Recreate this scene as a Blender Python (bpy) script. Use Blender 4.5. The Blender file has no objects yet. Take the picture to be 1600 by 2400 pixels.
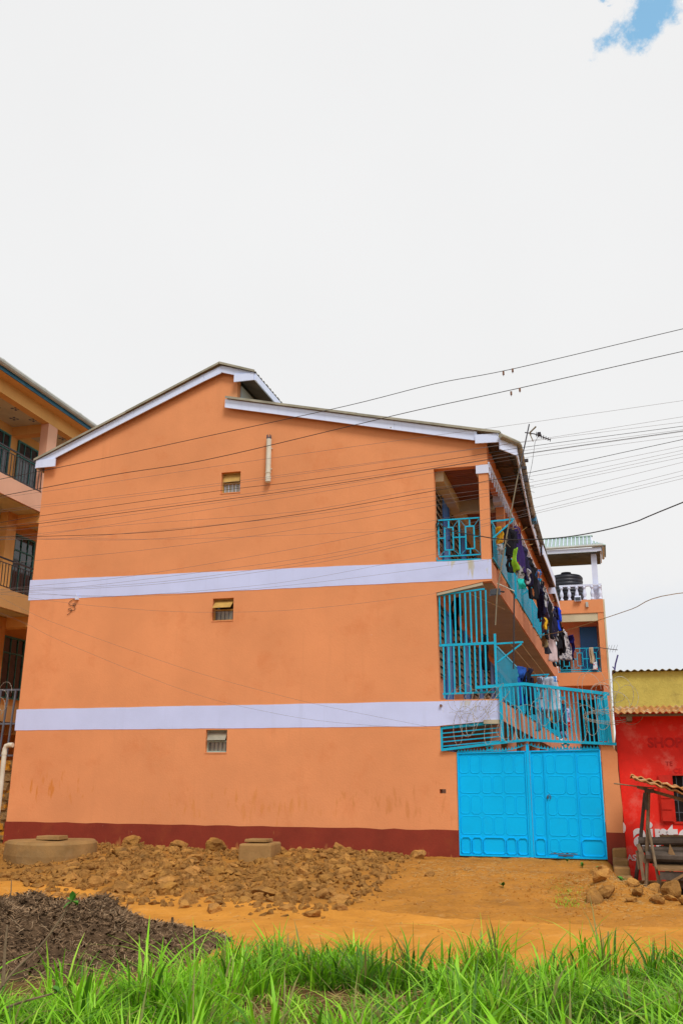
import bpy, math, random
from mathutils import Vector, Matrix, noise
from mathutils.geometry import tessellate_polygon
random.seed(11)
R_ = math.radians
S = bpy.context.scene
COL = S.collection

# ------------------------------------------------------------------ camera
PITCH, ROLL = math.atan(640 / 2200), R_(0.4)
fw = Vector((0, math.cos(PITCH), math.sin(PITCH)))
rt0 = Vector((1, 0, 0)); up0 = rt0.cross(fw)
rt = rt0 * math.cos(ROLL) + up0 * math.sin(ROLL)
up = up0 * math.cos(ROLL) - rt0 * math.sin(ROLL)
cd = bpy.data.cameras.new('camera')
cam = bpy.data.objects.new('camera', cd); COL.objects.link(cam)
M = Matrix((rt, up, -fw)).transposed().to_4x4(); M.translation = (0, 0, 1.6)
cam.matrix_world = M
cd.sensor_fit = 'HORIZONTAL'; cd.sensor_width = 24; cd.lens = 33.0
cd.clip_start = 0.05; cd.clip_end = 2000
S.camera = cam

# ------------------------------------------------------------------ world, sun, exposure
SUN_EL, SUN_AZ = R_(52), R_(160)          # azimuth clockwise from +Y: behind the camera, a little to its right
W = bpy.data.worlds.new('World'); S.world = W; W.use_nodes = True
nt = W.node_tree; nt.nodes.clear()
def wn(t, **k):
    n = nt.nodes.new(t)
    for a, b in k.items(): setattr(n, a, b)
    return n
def wmath(op, a, b=None, c=None, clamp=False):
    n = wn('ShaderNodeMath', operation=op); n.use_clamp = clamp
    for i, q in enumerate((a, b, c)):
        if q is None: continue
        if isinstance(q, (int, float)): n.inputs[i].default_value = q
        else: nt.links.new(q, n.inputs[i])
    return n.outputs[0]
sky = wn('ShaderNodeTexSky', sky_type='NISHITA'); sky.sun_disc = False
sky.sun_elevation = SUN_EL; sky.sun_rotation = SUN_AZ; sky.air_density = 1.0; sky.dust_density = 1.2; sky.ozone_density = .35
tc = wn('ShaderNodeTexCoord')
def wnoise(scale, detail=6, rough=.6):
    n = wn('ShaderNodeTexNoise'); n.inputs['Scale'].default_value = scale
    n.inputs['Detail'].default_value = detail; n.inputs['Roughness'].default_value = rough
    nt.links.new(tc.outputs['Generated'], n.inputs['Vector']); return n
nz = wnoise(34, 9, .68)
def hole(d, r, ax):
    """a gap in the cloud deck round the direction d, stretched along ax, ragged by noise"""
    s = wn('ShaderNodeVectorMath', operation='SUBTRACT'); nt.links.new(tc.outputs['Generated'], s.inputs[0]); s.inputs[1].default_value = d
    dt = wn('ShaderNodeVectorMath', operation='DOT_PRODUCT'); nt.links.new(s.outputs[0], dt.inputs[0]); dt.inputs[1].default_value = ax
    ln = wn('ShaderNodeVectorMath', operation='DOT_PRODUCT'); nt.links.new(s.outputs[0], ln.inputs[0]); nt.links.new(s.outputs[0], ln.inputs[1])
    perp = wmath('SUBTRACT', ln.outputs['Value'], wmath('MULTIPLY', wmath('POWER', dt.outputs['Value'], 2.0), .86))
    dist = wmath('SQRT', wmath('MAXIMUM', perp, 0.0))
    dd = wmath('ADD', dist, wmath('MULTIPLY', wmath('SUBTRACT', nz.outputs['Fac'], .5), .062))
    mr = wn('ShaderNodeMapRange', interpolation_type='SMOOTHSTEP'); nt.links.new(dd, mr.inputs['Value'])
    mr.inputs['From Min'].default_value = r * .3; mr.inputs['From Max'].default_value = r * 1.2
    mr.inputs['To Min'].default_value = 1; mr.inputs['To Max'].default_value = 0
    return mr.outputs[0]
def pix(px, py):
    return (rt * ((px - 800) / 2200) - up * ((py - 1200) / 2200) + fw).normalized()
GAP1 = pix(1515, 38); GAP2 = pix(1416, -8)
gap = wmath('MAXIMUM', hole(GAP1, .018, (pix(1580, -35) - pix(1440, 95)).normalized()), wmath('MULTIPLY', hole(GAP2, .0075, (pix(1425, 60) - pix(1405, -40)).normalized()), .8))
low_cloud = wmath('MULTIPLY', hole(pix(1530, 1510), .07, (pix(1600, 1500) - pix(1400, 1520)).normalized()), .42)
nb = wnoise(2.6, 5, .55)
cl = wn('ShaderNodeMapRange'); nt.links.new(nb.outputs['Fac'], cl.inputs['Value'])
cl.inputs['From Min'].default_value = .3; cl.inputs['From Max'].default_value = .7
CLOUD = 5.35
cl.inputs['To Min'].default_value = CLOUD * .985; cl.inputs['To Max'].default_value = CLOUD * 1.015
cc = wn('ShaderNodeCombineColor')
for i, f in enumerate((.995, .997, 1.0)): nt.links.new(wmath('MULTIPLY', cl.outputs[0], f), cc.inputs[i])
blue = wn('ShaderNodeVectorMath', operation='SCALE'); tint = wn('ShaderNodeVectorMath', operation='MULTIPLY'); nt.links.new(sky.outputs[0], tint.inputs[0]); tint.inputs[1].default_value = (.95, 1.2, 1.03); nt.links.new(tint.outputs[0], blue.inputs[0]); blue.inputs['Scale'].default_value = 1.75
mx = wn('ShaderNodeMix', data_type='RGBA'); nt.links.new(gap, mx.inputs[0]); cm_ = wn('ShaderNodeMix', data_type='RGBA'); nt.links.new(low_cloud, cm_.inputs[0]); nt.links.new(cc.outputs[0], cm_.inputs[6]); cm_.inputs[7].default_value = (CLOUD * .80, CLOUD * .87, CLOUD * .97, 1); nt.links.new(cm_.outputs[2], mx.inputs[6]); nt.links.new(blue.outputs[0], mx.inputs[7])
bg = wn('ShaderNodeBackground'); bg.inputs['Strength'].default_value = 0.1
nt.links.new(mx.outputs[2], bg.inputs['Color'])
wo = wn('ShaderNodeOutputWorld'); nt.links.new(bg.outputs[0], wo.inputs['Surface'])

sl = bpy.data.lights.new('sun', 'SUN'); sl.energy = 1.5; sl.angle = R_(20); sl.color = (1, .965, .91)
so = bpy.data.objects.new('sun', sl); COL.objects.link(so)
sd = Vector((math.sin(SUN_AZ) * math.cos(SUN_EL), math.cos(SUN_AZ) * math.cos(SUN_EL), math.sin(SUN_EL)))
so.rotation_euler = sd.to_track_quat('Z', 'Y').to_euler(); so.location = sd * 60
vs = S.view_settings; vs.view_transform = 'Standard'; vs.look = 'None'; vs.gamma = 1; vs.use_curve_mapping = False
vs.exposure = 0.72
S.cycles.max_bounces = 6; S.cycles.diffuse_bounces = 4

# ------------------------------------------------------------------ the plot's own frame: u along the gable wall, v into the plot, z up
TH = R_(15.5)
UX, VX = Vector((math.cos(TH), -math.sin(TH), 0)), Vector((math.sin(TH), math.cos(TH), 0))
def L(u, v, z=0): return Vector((0, 20, 0)) + UX * u + VX * v + Vector((0, 0, z))
def UV(x, y):
    d = Vector((x, y - 20, 0)); return d.dot(UX), d.dot(VX)
ORG, OFF = {}, {}

# ------------------------------------------------------------------ materials
MATS = {}
def mat(name, col, rough=.75, var=.14, vs_=1.4, bump=.15, bs=45, spec=.3, metal=0, streak=0, speck=None, rnd=0, translucent=0, dirt=None):
    if name in MATS: return MATS[name]
    m = bpy.data.materials.new(name); m.use_nodes = True; t = m.node_tree; b = t.nodes['Principled BSDF']
    def N(k): return t.nodes.new(k)
    g = N('ShaderNodeNewGeometry')
    def nse(scale, det=5, vec=None, r=.6):
        n = N('ShaderNodeTexNoise'); n.inputs['Scale'].default_value = scale; n.inputs['Detail'].default_value = det; n.inputs['Roughness'].default_value = r
        t.links.new(vec if vec is not None else g.outputs['Position'], n.inputs['Vector']); return n.outputs['Fac']
    def ramp(f, a, b_):
        n = N('ShaderNodeMapRange'); t.links.new(f, n.inputs['Value'])
        n.inputs['From Min'].default_value = a; n.inputs['From Max'].default_value = b_; return n.outputs[0]
    def mixc(f, A, B):
        n = N('ShaderNodeMix'); n.data_type = 'RGBA'
        if isinstance(f, float): n.inputs[0].default_value = f
        else: t.links.new(f, n.inputs[0])
        for s_, q in ((6, A), (7, B)):
            if isinstance(q, (tuple, list)): n.inputs[s_].default_value = (*q, 1)
            else: t.links.new(q, n.inputs[s_])
        return n.outputs[2]
    lo = tuple(max(0, c * (1 - var)) for c in col); hi = tuple(min(1, c * (1 + var)) for c in col)
    c = mixc(ramp(nse(vs_, 6), .3, .7), lo, hi)
    if rnd:
        oi = N('ShaderNodeObjectInfo'); h = N('ShaderNodeHueSaturation'); t.links.new(c, h.inputs['Color'])
        mr = N('ShaderNodeMapRange'); t.links.new(oi.outputs['Random'], mr.inputs['Value']); mr.inputs['To Min'].default_value = 1 - rnd; mr.inputs['To Max'].default_value = 1 + rnd
        t.links.new(mr.outputs[0], h.inputs['Value']); c = h.outputs[0]
    if streak:
        mp = N('ShaderNodeMapping'); mp.inputs['Scale'].default_value = (7, 7, .5); t.links.new(g.outputs['Position'], mp.inputs['Vector'])
        c = mixc(ramp(nse(1.0, 5, mp.outputs[0]), .56, .8), c, tuple(q * (1 - streak) for q in col))
    if dirt:
        for dc, sc, a, b2, amt in dirt:
            r0 = ramp(nse(sc, 8, r=.68), a, b2); mm = N('ShaderNodeMath'); mm.operation = 'MULTIPLY'; mm.use_clamp = True
            t.links.new(r0, mm.inputs[0]); mm.inputs[1].default_value = amt; c = mixc(mm.outputs[0], c, dc)
    if speck:
        c = mixc(ramp(nse(speck[1], 3), speck[2], speck[2] + .02), c, speck[0])
    t.links.new(c, b.inputs['Base Color'])
    b.inputs['Roughness'].default_value = rough; b.inputs['Metallic'].default_value = metal; b.inputs['Specular IOR Level'].default_value = spec
    if bump:
        bp = N('ShaderNodeBump'); bp.inputs['Strength'].default_value = bump; bp.inputs['Distance'].default_value = .05 if bump >= .8 else .02
        t.links.new(nse(bs, 6, r=.65), bp.inputs['Height']); t.links.new(bp.outputs[0], b.inputs['Normal'])
    if translucent:
        tr = N('ShaderNodeBsdfTranslucent'); t.links.new(c, tr.inputs['Color']); ms = N('ShaderNodeMixShader'); ms.inputs[0].default_value = translucent
        t.links.new(b.outputs[0], ms.inputs[1]); t.links.new(tr.outputs[0], ms.inputs[2]); t.links.new(ms.outputs[0], t.nodes['Material Output'].inputs['Surface'])
    MATS[name] = m; return m

ORANGE = (.72, .288, .122)
m_wall = mat('orange_plaster', ORANGE, .85, .095, .55, .22, 26, .2, streak=.04, speck=((.74, .62, .54), 7, .775),
             dirt=[((.60, .17, .05), 1.3, .55, .8, .5)])
def add_stain(m, centre, scl, col):
    t = m.node_tree; b = t.nodes['Principled BSDF']; src = b.inputs['Base Color'].links[0].from_socket
    g = t.nodes.new('ShaderNodeNewGeometry'); sb = t.nodes.new('ShaderNodeVectorMath'); sb.operation = 'SUBTRACT'; t.links.new(g.outputs['Position'], sb.inputs[0]); sb.inputs[1].default_value = centre
    ml = t.nodes.new('ShaderNodeVectorMath'); ml.operation = 'MULTIPLY'; t.links.new(sb.outputs[0], ml.inputs[0]); ml.inputs[1].default_value = scl
    le = t.nodes.new('ShaderNodeVectorMath'); le.operation = 'LENGTH'; t.links.new(ml.outputs[0], le.inputs[0])
    mp = t.nodes.new('ShaderNodeMapping'); mp.inputs['Scale'].default_value = (6, 6, 1.6); t.links.new(g.outputs['Position'], mp.inputs['Vector'])
    n = t.nodes.new('ShaderNodeTexNoise'); n.inputs['Scale'].default_value = 1.6; n.inputs['Detail'].default_value = 6; t.links.new(mp.outputs[0], n.inputs['Vector'])
    ad = t.nodes.new('ShaderNodeMath'); ad.operation = 'SUBTRACT'; t.links.new(n.outputs['Fac'], ad.inputs[0])
    mu = t.nodes.new('ShaderNodeMath'); mu.operation = 'MULTIPLY'; t.links.new(le.outputs['Value'], mu.inputs[0]); mu.inputs[1].default_value = .16; t.links.new(mu.outputs[0], ad.inputs[1])
    mr = t.nodes.new('ShaderNodeMapRange'); t.links.new(ad.outputs[0], mr.inputs['Value']); mr.inputs['From Min'].default_value = .47; mr.inputs['From Max'].default_value = .60; mr.inputs['To Max'].default_value = .75
    mx_ = t.nodes.new('ShaderNodeMix'); mx_.data_type = 'RGBA'; t.links.new(mr.outputs[0], mx_.inputs[0]); t.links.new(src, mx_.inputs[6]); mx_.inputs[7].default_value = (*col, 1); t.links.new(mx_.outputs[2], b.inputs['Base Color'])
add_stain(m_wall, L(-6.7, 0, 1.5), (1.0, 1.0, 2.6), (.62, .20, .03))
add_stain(m_wall, L(-1.5, 0, 1.15), (.35, .35, 2.6), (.66, .25, .075))
add_stain(m_wall, L(1.2, 0, 1.2), (.7, .7, 2.0), (.60, .23, .08))
m_wall2 = mat('orange_plaster_shade_tint', (.62, .25, .135), .85, .08, 1.1, .2, 30, .2, streak=.15)  # same orange plaster, with the courtyard's duller, pinker light put into the colour
m_red = mat('dark_red_paint', (.225, .031, .015), .7, .14, 2, .2, 30, .25, speck=((.5, .36, .30), 12, .76), dirt=[((.30, .07, .02), 2.2, .55, .8, .5)])
add_stain(m_red, L(-3, 0, .22), (.13, .13, 3.6), (.40, .17, .05))
m_band = mat('lavender_white_paint', (.56, .63, .92), .7, .05, 1.2, .15, 40, .25, streak=.06, speck=((.4, .38, .40), 11, .79))
add_stain(m_band, L(2.75, 0, 6.1), (1.3, 1.3, 2.6), (.50, .46, .25))
add_stain(m_band, L(2.7, 0, 3.2), (1.6, 1.6, 2.6), (.52, .48, .25))
m_white = mat('white_paint', (.62, .67, .84), .6, .05, 3, .05, 50, .3, streak=.08)
m_fascia = mat('white_fascia_paint', (.66, .75, 1.0), .55, .05, 2.5, .06, 40, .3, streak=.1, speck=((.25, .22, .15), 10, .74))
m_cream = mat('cream_paint', (.56, .50, .34), .8, .1, 1.5, .1, 40, .2)
m_soffit = mat('bare_soffit_plaster', (.43, .385, .28), .9, .14, 1.2, .12, 30, .15, dirt=[((.28, .22, .14), 1.8, .5, .75, .5)])
m_wood = mat('brown_ceiling_wood', (.20, .06, .024), .5, .25, 3, .1, 30, .3)
m_blue = mat('cyan_gate_paint', (.0, .47, .92), .5, .06, 1.4, .06, 50, .12, dirt=[((.02, .26, .48), 2.6, .56, .8, .35)], speck=((.16, .13, .1), 20, .80))
m_teal = mat('turquoise_bar_paint', (.008, .40, .62), .5, .12, 4, .05, 60, .2, dirt=[((.12, .10, .08), 9, .63, .75, .7)])
m_door = mat('blue_door_paint', (.015, .17, .58), .4, .1, 3, .04, 50, .45)
m_glass = mat('dusty_window_glass', (.30, .27, .20), .18, .2, 4, .0, 30, .5, dirt=[((.14, .12, .09), 3, .45, .7, .6)])
m_glassd = mat('dark_window_glass', (.03, .035, .045), .06, .2, 4, .0, 30, .6)
m_gold = mat('ochre_window_frame', (.45, .27, .07), .55, .2, 6, .05, 50, .3)
m_sage = mat('pale_green_window_frame', (.36, .46, .40), .55, .15, 6, .05, 50, .3)
m_roof = mat('weathered_grey_roof_sheet', (.32, .305, .235), .65, .3, 2.2, .12, 40, .3, metal=.0, dirt=[((.11, .11, .05), 3, .5, .75, .6)])
m_under = mat('roof_underside_timber', (.12, .085, .06), .85, .3, 3, .1, 40, .2)
m_green = mat('pale_green_roof_sheet', (.30, .40, .35), .5, .12, 2, .05, 40, .35, metal=.1)
m_gutter = mat('grey_pvc_gutter', (.42, .43, .40), .5, .14, 3, .05, 40, .35)
m_pipe = mat('off_white_pvc_pipe', (.62, .58, .48), .45, .1, 4, .04, 40, .35, dirt=[((.42, .30, .10), 3, .5, .8, .6)])
m_tank = mat('black_plastic_tank', (.018, .02, .03), .45, .2, 3, .02, 40, .4)
m_grey = mat('grey_clerestory_panel', (.42, .45, .43), .8, .1, 2, .06, 40, .2)
m_ywall = mat('ochre_yellow_plaster', (.74, .40, .13), .8, .1, 1, .15, 30, .2, streak=.1)
m_ypink = mat('peach_slab_paint', (.78, .43, .29), .8, .08, 1, .12, 30, .2, streak=.08)
m_ygold = mat('golden_slab_paint', (.76, .43, .16), .8, .1, 1, .12, 30, .2, streak=.1)
m_iron = mat('dark_iron_railing', (.035, .03, .035), .5, .2, 6, .05, 50, .35)
m_ironb = mat('blue_grey_iron', (.12, .13, .16), .5, .2, 6, .05, 50, .35)
m_tealwin = mat('teal_window_frame', (.05, .22, .22), .5, .2, 6, .05, 50, .35)
m_motif = mat('blue_grey_ceiling_motif', (.10, .12, .17), .8, .1, 6, .0, 50, .2)
m_bluefascia = mat('blue_fascia_board', (.04, .18, .32), .5, .15, 4, .05, 50, .35)
m_stonew = mat('rough_stone_wall', (.34, .22, .10), .95, .35, 6, .9, 14, .15, dirt=[((.72, .33, .03), 2.2, .52, .58, 1.0)])
m_shopred = mat('faded_red_shop_paint', (.84, .028, .016), .65, .16, 1.6, .2, 26, .2, dirt=[((.86, .22, .17), 2.6, .52, .74, .75), ((.30, .012, .012), 2.2, .55, .8, .55)])
m_shopyel = mat('mustard_parapet_plaster', (.52, .42, .10), .9, .16, 2.2, .5, 20, .15, dirt=[((.25, .19, .06), 3.5, .56, .75, .6)])
m_rust = mat('rusty_corrugated_sheet', (.42, .19, .06), .75, .4, 4, .15, 40, .25, dirt=[((.62, .50, .34), 5, .52, .62, .8), ((.16, .07, .03), 4, .55, .7, .7)])
m_unlit = mat('unlit_interior_black', (.02, .018, .016), .8, .2, 3, .05, 40, .2)  # near-black colour standing in for the shade inside unlit openings
m_redwood = mat('red_shutter_paint', (.58, .022, .01), .5, .15, 4, .1, 40, .3)
m_letter = mat('white_sign_letters', (.78, .74, .74), .65, .08, 4, .05, 40, .2, dirt=[((.66, .03, .02), 7, .66, .72, .8)])
m_faded = mat('faded_dark_letters', (.56, .018, .014), .65, .3, 6, .05, 40, .2)
m_pole = mat('weathered_grey_timber', (.20, .145, .09), .85, .3, 6, .35, 30, .2, dirt=[((.13, .09, .06), 5, .5, .7, .7)])
m_log = mat('grey_brown_logs', (.088, .068, .054), .9, .35, 5, .4, 24, .2)
m_board = mat('brown_bench_board', (.25, .15, .07), .85, .3, 6, .3, 30, .2)
m_metal = mat('dull_antenna_metal', (.10, .10, .12), .45, .2, 8, .03, 60, .4, metal=.5)
m_bamboo = mat('bamboo_pole', (.22, .19, .13), .7, .25, 6, .1, 40, .25)
m_wire = mat('black_cable_sheath', (.025, .022, .022), .6, .2, 4, 0, 40, .3)
m_wireg = mat('grey_aluminium_cable', (.15, .125, .12), .5, .2, 4, 0, 40, .35)
m_clip = mat('brown_cable_clamp', (.20, .10, .06), .6, .2, 8, .05, 50, .3)
m_razor = mat('galvanised_razor_wire', (.42, .40, .35), .5, .2, 10, 0, 40, .4, metal=.3, dirt=[((.3, .18, .08), 8, .5, .65, .7)])
m_conc = mat('earth_stained_concrete', (.29, .165, .062), .95, .25, 2.5, .5, 20, .1, dirt=[((.25, .17, .09), 2, .5, .75, .6)])
m_rock = mat('ochre_rubble_rock', (.36, .175, .050), .97, .34, 5, 1.0, 20, .04, rnd=.28, dirt=[((.19, .13, .07), 4, .55, .78, .6), ((.50, .25, .055), 2.5, .50, .72, .8)])
m_soil = mat('orange_soil', (.41, .178, .034), .97, .2, 1.2, 1.0, 9, .05, dirt=[((.52, .225, .034), .7, .48, .66, .7), ((.25, .125, .045), 1.9, .54, .74, .75), ((.50, .30, .12), 5, .58, .75, .5), ((.20, .09, .028), 11, .57, .72, .75), ((.56, .33, .14), 23, .60, .72, .6), ((.17, .08, .03), 30, .60, .72, .6)])
m_road = mat('orange_murram_road', (.54, .235, .040), .97, .14, .9, .8, 8, .05, dirt=[((.40, .165, .028), 1.3, .48, .72, .8), ((.64, .32, .085), 2.8, .54, .72, .6), ((.30, .12, .025), 9, .58, .74, .6), ((.66, .36, .12), 24, .60, .74, .5), ((.28, .115, .03), 31, .62, .74, .5)])
m_heap = mat('dark_compost', (.105, .064, .036), .97, .5, 6, .9, 22, .1)
m_strand = mat('brown_compost_straw', (.25, .155, .085), .9, .7, 22, .1, 40, .15)
m_straw = mat('dry_straw', (.44, .29, .12), .9, .3, 9, .1, 40, .15)
m_stem = mat('brown_sapling_stem', (.19, .13, .08), .85, .25, 9, .3, 50, .2)
m_leaf = mat('fresh_green_leaf', (.09, .27, .03), .55, .3, 9, .1, 40, .3, translucent=.25)
m_purple = mat('bare_violet_steel', (.08, .06, .22), .5, .2, 6, .05, 50, .3)

# ------------------------------------------------------------------ mesh helpers
class MB:
    def __init__(s): s.v = []; s.f = []; s.smooth = False
    def add(s, vs, fs):
        k = len(s.v); s.v += [Vector(p) for p in vs]; s.f += [tuple(i + k for i in f) for f in fs]; return s
    def hexa(s, p):   # p: 4 bottom (ccw from above) then 4 top
        return s.add(p, [(3, 2, 1, 0), (4, 5, 6, 7), (0, 1, 5, 4), (1, 2, 6, 5), (2, 3, 7, 6), (3, 0, 4, 7)])
    def box(s, a, b):
        (x0, y0, z0), (x1, y1, z1) = a, b
        return s.hexa([(x0, y0, z0), (x1, y0, z0), (x1, y1, z0), (x0, y1, z0), (x0, y0, z1), (x1, y0, z1), (x1, y1, z1), (x0, y1, z1)])
    def bar(s, p, q, w, h=None, side=None):
        p, q = Vector(p), Vector(q); d = (q - p).normalized(); h = w if h is None else h
        ref = Vector(side) if side else (Vector((0, 1, 0)) if abs(d.y) < .9 else Vector((0, 0, 1)))
        a = d.cross(ref).normalized() * w / 2; b = d.cross(a).normalized() * h / 2
        return s.hexa([p - a - b, p + a - b, p + a + b, p - a + b, q - a - b, q + a - b, q + a + b, q - a + b])
    def tube(s, pts, r, n=6, cap=True):
        pts = [Vector(p) for p in pts]; rs = r if isinstance(r, (list, tuple)) else [r] * len(pts)
        k = len(s.v); prev = None
        for i, p in enumerate(pts):
            d = (pts[min(i + 1, len(pts) - 1)] - pts[max(i - 1, 0)]).normalized()
            if prev is None: a = d.orthogonal().normalized()
            else:
                a = prev - d * prev.dot(d); a = a.normalized() if a.length > 1e-6 else d.orthogonal().normalized()
            prev = a; b = d.cross(a)
            for j in range(n):
                t = 2 * math.pi * j / n; s.v.append(p + (a * math.cos(t) + b * math.sin(t)) * rs[i])
        for i in range(len(pts) - 1):
            for j in range(n):
                s.f.append((k + i * n + j, k + i * n + (j + 1) % n, k + (i + 1) * n + (j + 1) % n, k + (i + 1) * n + j))
        if cap:
            s.f.append(tuple(k + j for j in reversed(range(n)))); e = k + (len(pts) - 1) * n; s.f.append(tuple(e + j for j in range(n)))
        return s
    def lathe(s, c, prof, n=16):
        c = Vector(c); k = len(s.v)
        for r, z in prof:
            for j in range(n):
                t = 2 * math.pi * j / n; s.v.append(c + Vector((r * math.cos(t), r * math.sin(t), z)))
        for i in range(len(prof) - 1):
            for j in range(n):
                s.f.append((k + i * n + j, k + i * n + (j + 1) % n, k + (i + 1) * n + (j + 1) % n, k + (i + 1) * n + j))
        s.f.append(tuple(k + j for j in reversed(range(n)))); e = k + (len(prof) - 1) * n; s.f.append(tuple(e + j for j in range(n)))
        return s
    def prism(s, poly, d, holes=()):
        """poly, holes: lists of 3D points in one plane; extruded by vector d"""
        d = Vector(d); loops = [[Vector(p) for p in poly]] + [[Vector(p) for p in h] for h in holes]
        flat = [p for l in loops for p in l]; n = len(flat); k = len(s.v)
        s.v += flat + [p + d for p in flat]
        for t in tessellate_polygon(loops):
            s.f.append(tuple(k + i for i in t)); s.f.append(tuple(k + n + i for i in reversed(t)))
        o = 0
        for l in loops:
            m = len(l)
            for i in range(m):
                a, b = k + o + i, k + o + (i + 1) % m; s.f.append((a, b, b + n, a + n))
            o += m
        return s
    def sheet(s, fn, nx, ny, th):
        """closed sheet: fn(a,b)->point for a,b in 0..1, thickened by vector th"""
        th = Vector(th); k = len(s.v); W_ = nx + 1
        top = [Vector(fn(i / nx, j / ny)) for j in range(ny + 1) for i in range(nx + 1)]; n = len(top)
        s.v += top + [p - th for p in top]
        for j in range(ny):
            for i in range(nx):
                a = k + j * W_ + i; s.f.append((a, a + 1, a + 1 + W_, a + W_)); s.f.append((a + n, a + W_ + n, a + 1 + W_ + n, a + 1 + n))
        for i in range(nx):
            a = k + i; s.f.append((a, a + n, a + 1 + n, a + 1)); a = k + ny * W_ + i; s.f.append((a, a + 1, a + 1 + n, a + n))
        for j in range(ny):
            a = k + j * W_; s.f.append((a, a + W_, a + W_ + n, a + n)); a = k + j * W_ + nx; s.f.append((a, a + n, a + W_ + n, a + W_))
        return s
    def mesh(s, name, m, org=(0, 0, 0), fixn=True):
        o = Vector(org); me = bpy.data.meshes.new(name)
        me.from_pydata([p - o for p in s.v], [], s.f)
        if fixn:
            import bmesh
            b = bmesh.new(); b.from_mesh(me); bmesh.ops.recalc_face_normals(b, faces=b.faces); b.to_mesh(me); b.free()
        me.materials.append(m)
        if s.smooth:
            for p in me.polygons: p.use_smooth = True
        return me
def bevel(o, w=.008, seg=1):
    md = o.modifiers.new('bevel', 'BEVEL'); md.width = w; md.segments = seg; md.limit_method = 'ANGLE'; return o
def tagp(o, label=None, cat=None, group=None, kind=None):
    for k, q in (('label', label), ('category', cat), ('group', group), ('kind', kind)):
        if q: o[k] = q
    return o
def thing(name, label, cat, base, group=None, kind=None, rz=0):
    """an Empty in the plot frame; base in (u,v,z)"""
    o = bpy.data.objects.new(name, None); COL.objects.link(o); o.empty_display_size = .1
    o.location = L(*base); o.rotation_euler = (0, 0, -TH + rz); ORG[o.name] = Vector(base)
    return tagp(o, label, cat, group, kind)
def part(name, mb, m, parent, label=None, kind=None):
    og = ORG[parent.name]; o = bpy.data.objects.new(name, mb.mesh(name, m, og)); COL.objects.link(o); o.parent = parent
    ORG[o.name] = og; return tagp(o, label, kind=kind)
def inst(name, me, parent, loc, rz=0, sc=None, label=None):
    """a part whose mesh has its own origin, set at loc (u,v,z)"""
    o = bpy.data.objects.new(name, me); COL.objects.link(o); o.parent = parent; o.location = Vector(loc) - ORG[parent.name]
    o.rotation_euler = (0, 0, rz)
    if sc: o.scale = sc
    ORG[o.name] = Vector(loc); return tagp(o, label)
def solo(name, mb, m, label, cat, base, group=None, kind=None, rz=0):
    """a top-level thing that is one mesh; vertices in plot coordinates"""
    o = bpy.data.objects.new(name, mb.mesh(name, m, base)); COL.objects.link(o)
    o.location = L(*base); o.rotation_euler = (0, 0, -TH + rz); ORG[o.name] = Vector(base)
    return tagp(o, label, cat, group, kind)
def rect(u0, u1, z0, z1, v=0.): return [(u0, v, z0), (u1, v, z0), (u1, v, z1), (u0, v, z1)]
def sm(t): t = max(0., min(1., t)); return t * t * (3 - 2 * t)
def nz3(x, y, s, o=0): return noise.noise(Vector((x * s + o, y * s - o, o * .37)))

# ------------------------------------------------------------------ ground, one sheet to the horizon
ROCKS = [(-7.7, -.2), (-7.7, -4.2), (-4.2, -5.2), (-2.7, -6.4), (-1.8, -6.7), (-.3, -6.85), (1.2, -7.2), (1.8, -7.0), (1.98, -5.9), (1.94, -4.4), (1.8, -2.2), (1.5, -.2)]
def inpoly(u, v, P=ROCKS):
    c = False; j = len(P) - 1
    for i in range(len(P)):
        (a, b), (e, f) = P[i], P[j]
        if (b > v) != (f > v) and u < (e - a) * (v - b) / (f - b) + a: c = not c
        j = i
    return c
def pile(u, v):
    """rubble heap along the foot of the wall"""
    f = sm((u + 7.6) / 2.5) * sm((2.2 - u) / 1.4) * sm((v + 7.4) / 2.6) * sm((-.1 - v) / .8)
    return f * (.075 + .05 * nz3(u, v, .8, 4))
def edge_up(x): return 14.0 - .40 * x
def edge_lo(x): return 9.75 - .10 * x
def gz(x, y, fine=True):
    u, v = UV(x, y)
    z = .28 * sm((v + 7.2) / 6.2)
    low = sm((u - 5.15) / .5) * sm((v + 4.6 - .3 * (u - 5)) / 1.2)       # the shop stands lower than the gate
    z = z * (1 - low) - .20 * low
    z += (.22 + .08 * nz3(x, y, 2.5, 1)) * math.exp(-((x - 4.05) / .42) ** 2 - ((y - 14.7) / .8) ** 2)   # earth bank beside the ramp
    z += pile(u, v) * .75
    z -= .15 * math.exp(-((u + 1.17) / .75) ** 2 - ((v + 2.15) / .75) ** 2) + .17 * math.exp(-((u + 5.0) / 1.2) ** 2 - ((v + 3.9) / .85) ** 2)   # hollows before the chambers
    vr = sm((edge_lo(x) + .3 - y) / .9) * sm((y - 1) / 3)
    z += vr * (.02 + .07 * nz3(x, y, .7, 9))                            # grass verge
    if fine:
        rd = sm((y - edge_lo(x)) / .8) * sm((edge_up(x) - y) / .8)
        z += nz3(x, y, .55, 2) * .05 + nz3(x, y, 2.3, 5) * .022 * (1 - .6 * rd) + nz3(x, y, 7, 7) * .021 * (1 - .5 * rd) + nz3(x, y, 15, 3) * .013 * (1 - .4 * rd)
        z -= rd * .045 * max(0, math.cos((y - edge_lo(x) - 1.2) * 3.6)) # wheel tracks
    return z
def axis(a, b, st, far):
    q = [a + i * st for i in range(int((b - a) / st) + 1)]; d = st; x = q[-1]; hi = []
    while x < far: d *= 1.5; x += d; hi.append(x)
    d = st; x = a; lo = []
    while x > -far: d *= 1.5; x -= d; lo.append(x)
    return lo[::-1] + q + hi
gx, gy = axis(-8.5, 8.5, .062, 600), axis(3.5, 23, .062, 600)
mb = MB(); mb.smooth = True
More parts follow.
